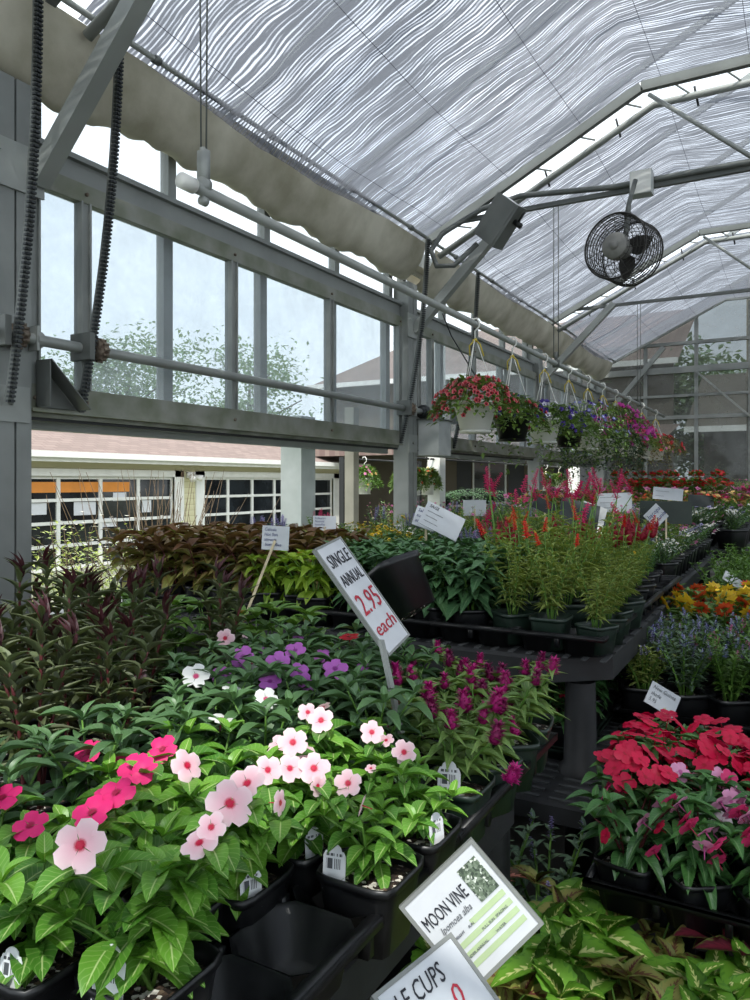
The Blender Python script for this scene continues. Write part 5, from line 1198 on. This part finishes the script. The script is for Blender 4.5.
# ------------------------------------------------------------------ hanging baskets
def basket(y, lab, pot, kinds, leaf, nf, seed, R=.145, trail=.0, x=bx, zp=bp_z, fs=.04, spread=.26, drop=.50, name='hanging_basket', hook=True, up=.10, sc_=1.0, grp='flower baskets hanging from the pipe'):
    rng = random.Random(seed); zb = zp-drop-.19
    t = thing(name, lab, 'hanging basket', (x, y, zb), 0, grp)
    b = MB(); b.loft([(R*.64, 0), (R*.92, .17), (R*1.04, .172), (R*1.04, .19), (R*.96, .19), (R*.92, .165)], 28); b.loft([(R*.70, -.008), (R*.72, .006)], 24); part('basket_pot', b, pot, t)
    b = MB(); b.loft([(0, .168), (R*.9, .16)], 20, cap0=False); part('soil', b, 'soil', t)
    if hook:
        b = MB(); top = zp-zb
        b.tube([(.0, .0, top-.09), (0, 0, top-.045), (.028, 0, top-.02), (.03, 0, top+.012), (.012, 0, top+.034), (-.02, 0, top+.032), (-.03, 0, top+.008)], .0055, 7); part('hook', b, 'white_plastic', t)
        for k in range(3):
            a = k*2*PI/3+.5; b = MB(); b.tube([(0, 0, top-.08), (math.cos(a)*R, math.sin(a)*R, .185)], .003, 5); part('hanger_strand', b, 'white_plastic', t)
        b = MB(); b.tube([(0, 0, top-.1), (.03, .01, top-.13), (.06, .0, top-.21)], .005, 5); b.tube([(0, 0, top-.1), (-.03, -.02, top-.14), (-.035, 0, top-.20)], .005, 5); b.tube([(-.012, 0, top-.11), (.012, 0, top-.10)], .012, 7); part('ribbon_tie', b, 'yellow_cord', t)
    lf = MB(); sm = MB(); spots_ = []
    for k in range(1000 if leaf != 'ivy_leaf' else 1900):
        a = rng.uniform(0, 6.28); q = rng.random()**.5; rr = spread*q; z = .19+up*(1-q*q)+rng.uniform(-.04, .03)-(.10*max(0, q-.55)/.45)
        if rng.random() < trail: z -= rng.random()**1.5*.34; rr = min(rr, spread*.8)+.02; rr = max(rr, R+.01)
        p = (math.cos(a)*rr, math.sin(a)*rr, z); lf.leaf(p, (math.cos(a+rng.gauss(0, .8)), math.sin(a+rng.gauss(0, .8)), rng.uniform(-.5, .9)), (0, 0, 1), .050*rng.uniform(.6, 1.3), .024, LT['small'], rng.random())
    for k in range(16):
        a = rng.uniform(0, 6.28); sm.tube([(0, 0, .17), (math.cos(a)*R, math.sin(a)*R, .22), (math.cos(a)*spread*.9, math.sin(a)*spread*.9, .13)], .0022, 4)
    part('stem', sm, 'stem_green', t); part('foliage', lf, leaf, t)
    for k in range(nf):
        a = rng.uniform(0, 6.28); q = rng.random()**.42; rr = spread*q*1.02; z = .215+up*(1-q*q)-(.15*max(0, q-.5)/.5)*rng.random()+rng.uniform(-.01, .02)
        bloom(t, rng.choice(kinds), (math.cos(a)*rr, math.sin(a)*rr, z), (math.cos(a)*(.3+q), math.sin(a)*(.3+q), .75-.4*q), fs*rng.uniform(.85, 1.15), rng)
    if nf > 90:
        b = MB(); src = flowers(kinds[0], 0).data; SV = np.array([v.co[:] for v in src.vertices]); SF = [tuple(p.vertices) for p in src.polygons]; SU = np.zeros((len(SV), 2))
        for lp in src.loops: SU[lp.vertex_index] = src.uv_layers[0].data[lp.index].uv[:]
        for k in range(170):
            a = rng.uniform(0, 6.28); q = rng.random()**.4; rr = spread*q*1.03; z = .205+up*(1-q*q)-(.17*max(0, q-.5)/.5)*rng.random()+rng.uniform(-.01, .02)
            Mf = np.array(face_dir((math.cos(a)*rr, math.sin(a)*rr, z), (math.cos(a)*(.3+q), math.sin(a)*(.3+q), .75-.4*q), rng.uniform(0, 6), fs)); b.add(SV @ Mf[:3, :3].T+Mf[:3, 3], SF, SU)
        part('petunia_bloom', b, kinds[0], t)['kind'] = 'stuff'
    t.scale = (sc_,)*3 if sc_ != 1 else (1, 1, 1); return t
basket(4.50, 'white hanging basket overflowing with small red petunias, first on the pipe', 'basket_plastic', ['petunia_red'], 'basket_leaf', 98, 1, fs=.038, spread=.28, up=.13)
basket(5.22, 'black hanging basket with dark violet flowers, second on the pipe', 'black_plastic', ['petunia_violet', 'petunia_red'], 'basket_leaf', 60, 2, trail=.15, fs=.04, spread=.24, drop=.52)
basket(6.00, 'white hanging basket with violet and white petunias, third on the pipe', 'basket_plastic', ['petunia_violet', 'petunia_white', 'petunia_violet'], 'basket_leaf', 80, 3, fs=.05, spread=.29, trail=.1)
basket(6.75, 'black hanging basket with trailing leaves and violet flowers, fourth on the pipe', 'black_plastic', ['petunia_violet'], 'basket_leaf', 30, 4, fs=.045, spread=.28, trail=.4)
basket(7.45, 'white hanging basket of dense green leaves with blue lobelia, fifth on the pipe', 'basket_plastic', ['lobelia_blue', 'petunia_violet'], 'basket_leaf', 60, 5, fs=.04, spread=.42, trail=.7, up=.26)
basket(8.1, 'hanging basket with a large dark ivy-like green mass trailing low, sixth on the pipe', 'basket_plastic', ['lobelia_blue'], 'ivy_leaf', 40, 6, fs=.035, spread=.48, trail=.8, drop=.56)
basket(8.75, 'hanging basket of bright magenta petunias, seventh on the pipe', 'basket_plastic', ['petunia_magenta'], 'basket_leaf', 90, 7, fs=.075, spread=.42, up=.34)
basket(9.5, 'white hanging basket of deep pink petunias, eighth on the pipe', 'basket_plastic', ['petunia_pink', 'petunia_magenta'], 'basket_leaf', 90, 8, fs=.07, spread=.40, up=.26)
basket(10.4, 'hanging basket of dusky pink fading flowers, ninth on the pipe', 'basket_plastic', ['small_pink', 'zinnia_peach'], 'bronze_leaf', 80, 9, fs=.045, spread=.4, trail=.5)
basket(11.5, 'hanging basket of dark red flowers at the far end of the pipe', 'basket_plastic', ['geranium_red', 'petunia_red'], 'bronze_leaf', 80, 10, fs=.06, spread=.42, up=.14)
G_ = 'small flower baskets hanging outside'
def rail(x, y0, y1, z, lab):
    t = thing('hanging_rail', lab, 'rail', (x, y0, z)); b = MB(); b.tube([(0, 0, 0), (0, y1-y0, 0)], .012, 6); part('rail_bar', b, 'black_paint', t)
    for y in (0, y1-y0): b = MB(); b.box((-.03, y-.03, -z-.5), (.03, y+.03, .02)); part('rail_post', b, 'black_paint', t, False)
rail(-3.75, 7.2, 13.9, 1.72, 'dark horizontal rail outside carrying the small flower baskets')
for i, (y, kd, lab) in enumerate(((7.55, ['orange_bloom'], 'small white basket of orange flowers outside, beside the second wall post'), (7.9, ['zinnia_peach', 'orange_bloom'], 'small white basket of peach flowers outside, beside the white porch post'), (7.32, ['zinnia_peach', 'small_pink'], 'small white basket outside, partly behind the second wall post'), (12.6, ['small_lilac', 'petunia_white'], 'small white basket of lilac flowers outside, beyond the ferns'), (13.4, ['salvia_hot', 'small_pink'], 'small basket of pink flowers outside by the far porch post'))):
    basket(y, lab, 'basket_plastic', kd, 'basket_leaf', 26, 20+i, R=.10, x=-3.75, zp=1.72, fs=.035, spread=.15, drop=.22, up=.08, grp=G_)
rail(-4.6, 7.4, 9.4, 1.72, 'dark rail outside carrying the basket seen beside the thin tan post')
basket(7.9, 'small white basket of pink flowers outside, seen past the thin tan post', 'basket_plastic', ['small_pink', 'zinnia_peach'], 'green_leaf', 30, 30, R=.11, x=-4.6, zp=1.72, fs=.04, spread=.2, drop=.22, up=.12, grp=G_)

# ------------------------------------------------------------------ signs
def frame_from(P, axis_u, axis_v):
    u = Vector(axis_u).normalized(); n = u.cross(Vector(axis_v)).normalized(); v = n.cross(u)
    M = Matrix((u, v, n)).transposed().to_4x4(); M.translation = Vector(P); return M
def letters(txt, parent, x, y, size, mat='ink', sx=1, shear=0, align='LEFT', name='lettering', off=.003, rz=0):
    cu = bpy.data.curves.new(name, 'FONT'); cu.body = txt; cu.size = size; cu.extrude = .0003; cu.shear = shear; cu.align_x = align; cu.resolution_u = 2; cu.materials.append(MATS[mat])
    o = bpy.data.objects.new(name, cu); me = None
    col.objects.link(o); dg = bpy.context.evaluated_depsgraph_get(); me = bpy.data.meshes.new_from_object(o.evaluated_get(dg)); bpy.data.objects.remove(o)
    o = bpy.data.objects.new(name, me); col.objects.link(o); o.parent = parent; o.location = (x, y, off); o.rotation_euler = (0, 0, rz); o.scale = (sx, 1, 1); CH.setdefault(parent.name, []).append(o); return o
def sign(name, lab, M, w_, h, mat='card', thick=.003, frame=None, cat='sign'):
    t = thing(name, lab, cat); t.matrix_world = M
    b = MB(); b.box((-w_/2, -h/2, -thick), (w_/2, h/2, thick*.5)); part('sign_panel', b, mat, t, False)
    if frame:
        b = MB(); f = .005
        for lo, hi in (((-w_/2-f, -h/2-f, -thick*2), (-w_/2, h/2+f, thick)), ((w_/2, -h/2-f, -thick*2), (w_/2+f, h/2+f, thick)), ((-w_/2, -h/2-f, -thick*2), (w_/2, -h/2, thick)), ((-w_/2, h/2, -thick*2), (w_/2, h/2+f, thick))): b.box(lo, hi)
        part('sign_frame', b, frame, t, False)
    return t
def stake(t, a, b_, r=.006, mat='stake_wood', world=True):
    Mi = t.matrix_world.inverted(); m_ = MB(); m_.bar(Mi @ Vector(a), Mi @ Vector(b_), r*2, r); o = part('stake', m_, mat, t, False); return o
def panel_from_corners(tl, tr, bl):
    tl, tr, bl = Vector(tl), Vector(tr), Vector(bl); u = tr-tl; v = tl-bl; c_ = (tr+bl)/2; return frame_from(c_, u, v), u.length, v.length
# moon vine sign: tilted framed card clipped under the near tray
M, w_, h = panel_from_corners(fpos(400, 912, 1.0), fpos(467, 848, 1.01), fpos(475, 984, .98))
t = sign('price_sign', 'framed MOON VINE information card tilted below the near trays', M, w_, h, 'card', .003, 'aluminium')
b = MB(); b.box((w_*.18, h*.02, .0018), (w_*.44, h*.40, .0026)); part('photo_print', b, 'print_photo', t, False)
for k in range(4):
    b = MB(); yb = -h*.02-k*h*.105; b.box((-w_*.42, yb-h*.06, .0017), (w_*.44, yb, .0024)) if k else b.box((-w_*.05, yb-h*.06, .0017), (w_*.44, yb, .0024)); part('print_stripe', b, 'green_print', t, False)
letters('MOON VINE', t, -w_*.46, h*.16, h*.20, 'ink', .50); letters('Ipomoea alba', t, -w_*.36, h*.045, h*.10, 'faded_ink', .75, .3)
for k, (s_, xx) in enumerate((('SUN', -.1), ('HEIGHT', -.3), ('FULL SUN', .0), ('SPACING', .2), ('TENDER ANNUAL', -.35), ('WATER', .1))): letters(s_, t, w_*xx, -h*.075-h*.085*(k//2*1.25), h*.038, 'faded_ink')
stake(t, fpos(482, 985, 1.0), fpos(478, 1010, 1.06)+Vector((0, 0, -.25)), .006, 'steel')
# cups sign
M, w_, h = panel_from_corners(fpos(372, 1003, .86), fpos(446, 943, .93), fpos(430, 1070, .82))
t = sign('price_sign', 'white handwritten sign ending in LE CUPS, partly overlapping the moon vine card', M, w_, h*1.0, 'card', .003, 'aluminium')
letters('LE CUPS', t, -w_*.40, h*.14, h*.36, 'ink', .62, .25); letters('0', t, w_*.12, -h*.22, h*.4, 'red_ink', .9, .2)
stake(t, M @ Vector((0, -h*.5, -.004)), M @ Vector((0, -h*.5, -.004))+Vector((0, .02, -.5)), .006, 'steel')
# big tilted price sign on a metal stake
M, w_, h = panel_from_corners(fpos(340, 539, 1.70), fpos(395, 627, 1.53), fpos(316, 551, 1.62))
# text runs across the short side in the photograph: build with the long side as height
tl, tr, bl = fpos(316, 551, 1.60), fpos(340, 539, 1.72), fpos(388, 654, 1.57)
M, w_, h = panel_from_corners(tl, tr, bl)
t = sign('price_sign', 'large tilted white sign with black and red handwriting on a metal stake', M, w_, h, 'card', .003, 'aluminium')
for k, (s_, yy_, sz, mt) in enumerate((('SINGLE', .30, .17, 'ink'), ('ANNUAL', .12, .15, 'ink'), ('2.95', -.16, .27, 'red_ink'), ('each', -.36, .17, 'red_ink'))):
    o = letters(s_, t, 0, h*yy_, h*sz, mt, 1, .1, 'CENTER'); bw = max(o.data.vertices[i].co.x for i in range(len(o.data.vertices)))*2; o.scale = (w_*.84/bw, 1, 1)
stake(t, fpos(381, 640, 1.52), fpos(376, 722, 1.36)+Vector((0, .1, -.05)), .007, 'steel')
# upside down pot hooked on the stake
t = thing('empty_pot', 'empty black nursery pot hung tilted behind the price sign', 'pot', fpos(399, 590, 1.84)); vw_ = Vector((-.49, .87, 0)); rt_ = Vector((.87, .49, 0)); az_ = (Vector((0, 0, .85))-rt_*.5+vw_*.3).normalized(); ax_ = (rt_*.75+vw_*.65); ax_ = (ax_-az_*ax_.dot(az_)).normalized(); t.rotation_euler = Matrix((ax_, az_.cross(ax_), az_)).transposed().to_euler(); t.scale = (.90, .90, .86)
b = MB(); r_ = .078; b.loft([(r_*.72, -.075), (r_*.93, .055), (r_*1.0, .057), (r_*1.0, .075), (r_*.95, .075), (r_*.70, -.07)], 28, sq=7, cap1=True); part('pot_body', b, 'black_plastic', t)
b = MB()
for k in range(4):
    a = k*PI/2+PI/4; b.loft([(.011, -.078), (.011, -.0755)], 10, off=(.035*math.cos(a), .035*math.sin(a), 0), cap1=True)
part('drain_hole', b, 'soil', t)
# handwritten cards
def card(px0, py0, px1, py1, dist, rot, lab, lines, foot, mat='card', ink='blue_ink', name='plant_sign', tilt=0):
    c_ = fpos((px0+px1)/2, (py0+py1)/2, dist); w_ = abs(px1-px0)/750*dist; h = abs(py1-py0)/750*dist
    view = Vector((-math.sin(rad(29.4)), math.cos(rad(29.4)), 0)); right = Vector((view.y, -view.x, 0)); up = Vector((0, 0, 1))+view*math.tan(rad(tilt))
    u = (right*math.cos(rad(rot))+Vector((0, 0, 1))*math.sin(rad(rot))); v = up.normalized()*math.cos(rad(rot))-right*math.sin(rad(rot))
    t = sign(name, lab, frame_from(c_, u, v), w_, h, mat); 
    for k, s_ in enumerate(lines): letters(s_, t, -w_*.42, h*(.5-(k+1)*.9/(len(lines)+.3)), h*.8/(len(lines)+.3), ink, .9, .15)
    if foot: stake(t, c_+Vector((0, .004, 0)), foot, .005)
    return t
card(262, 526, 289, 550, 3.0, -3, 'small white card reading Celosia above the bronze leaves', ('Celosia', 'Hot Sun', 'attracts', ' butterflies'), fpos(247, 612, 2.9))
card(313, 516, 336, 531, 3.4, -1, 'small white handwritten card near the thick pale timber post', ('Pollinators', 'Perennial', 'butterflies', 'Native  sun'), fpos(322, 590, 3.35))
card(414, 508, 437, 529, 3.35, -20, 'smaller of the paired white cards by the second wall post', ('Salvia', 'sun', 'attracts'), fpos(426, 560, 3.3), tilt=25)
card(421, 508, 463, 534, 3.25, -27, 'larger of the paired white information cards by the second wall post', ('SAGE', '------------', '---------', '-----------'), None, ink='ink', tilt=25)
t = card(463, 500, 486, 516, 5.0, 0, 'blank white card folded over a pale stake beyond the broad leaves', (), fpos(475, 545, 4.9))
card(597, 493, 632, 512, 5.4, 2, 'white printed notice with a small picture beside the dark slate boards', ('----------------', '------------', '--------------'), fpos(612, 530, 5.3), ink='faded_ink')
card(653, 488, 683, 500, 6.6, -5, 'white printed notice behind the green notice board', ('-----------', '-------'), fpos(672, 520, 6.6), ink='faded_ink')
card(640, 501, 692, 524, 4.6, -1, 'dark green notice board with a white diamond card on stakes', (), fpos(666, 552, 4.5), 'green_board')
c_ = card(647, 507, 665, 525, 4.5, 45, 'white diamond shaped card fixed on the green notice board', ('bacopa', 'petunia'), fpos(657, 550, 4.45)); 
card(688, 495, 714, 507, 7.0, -4, 'dark blank board among pink flowers near the gable end', (), fpos(700, 518, 7.0), 'slate_board')
card(558, 500, 598, 545, 4.0, -14, 'leaning dark slate board behind the magenta salvia', (), fpos(580, 560, 3.95)+Vector((0, 0, -.15)), 'slate_board', tilt=20)
card(578, 503, 604, 540, 4.1, -20, 'white board edge showing behind the leaning slate board', (), fpos(592, 560, 4.05)+Vector((0, 0, -.15)), 'white_plastic', tilt=20)
card(533, 500, 556, 512, 4.6, -25, 'dark tipped board outside the salvia, beside the third wall post', (), fpos(545, 530, 4.6), 'slate_board')
card(646, 688, 679, 711, 2.55, -31, 'small white card with faint writing standing in the red impatiens', ('New Guinea', 'shade', '5.95'), fpos(680, 742, 2.45)+Vector((0, 0, -.2)), ink='faded_ink', tilt=20)
card(722, 577, 749, 587, 4.3, -33, 'narrow white card standing in the yellow and red zinnias', (), fpos(738, 612, 4.3), tilt=25)
dd = {k: v for k, v in LABELS.items() if len(v) > 1 and k}
if dd: print('SAME LABELS', list(dd.items())[:10])
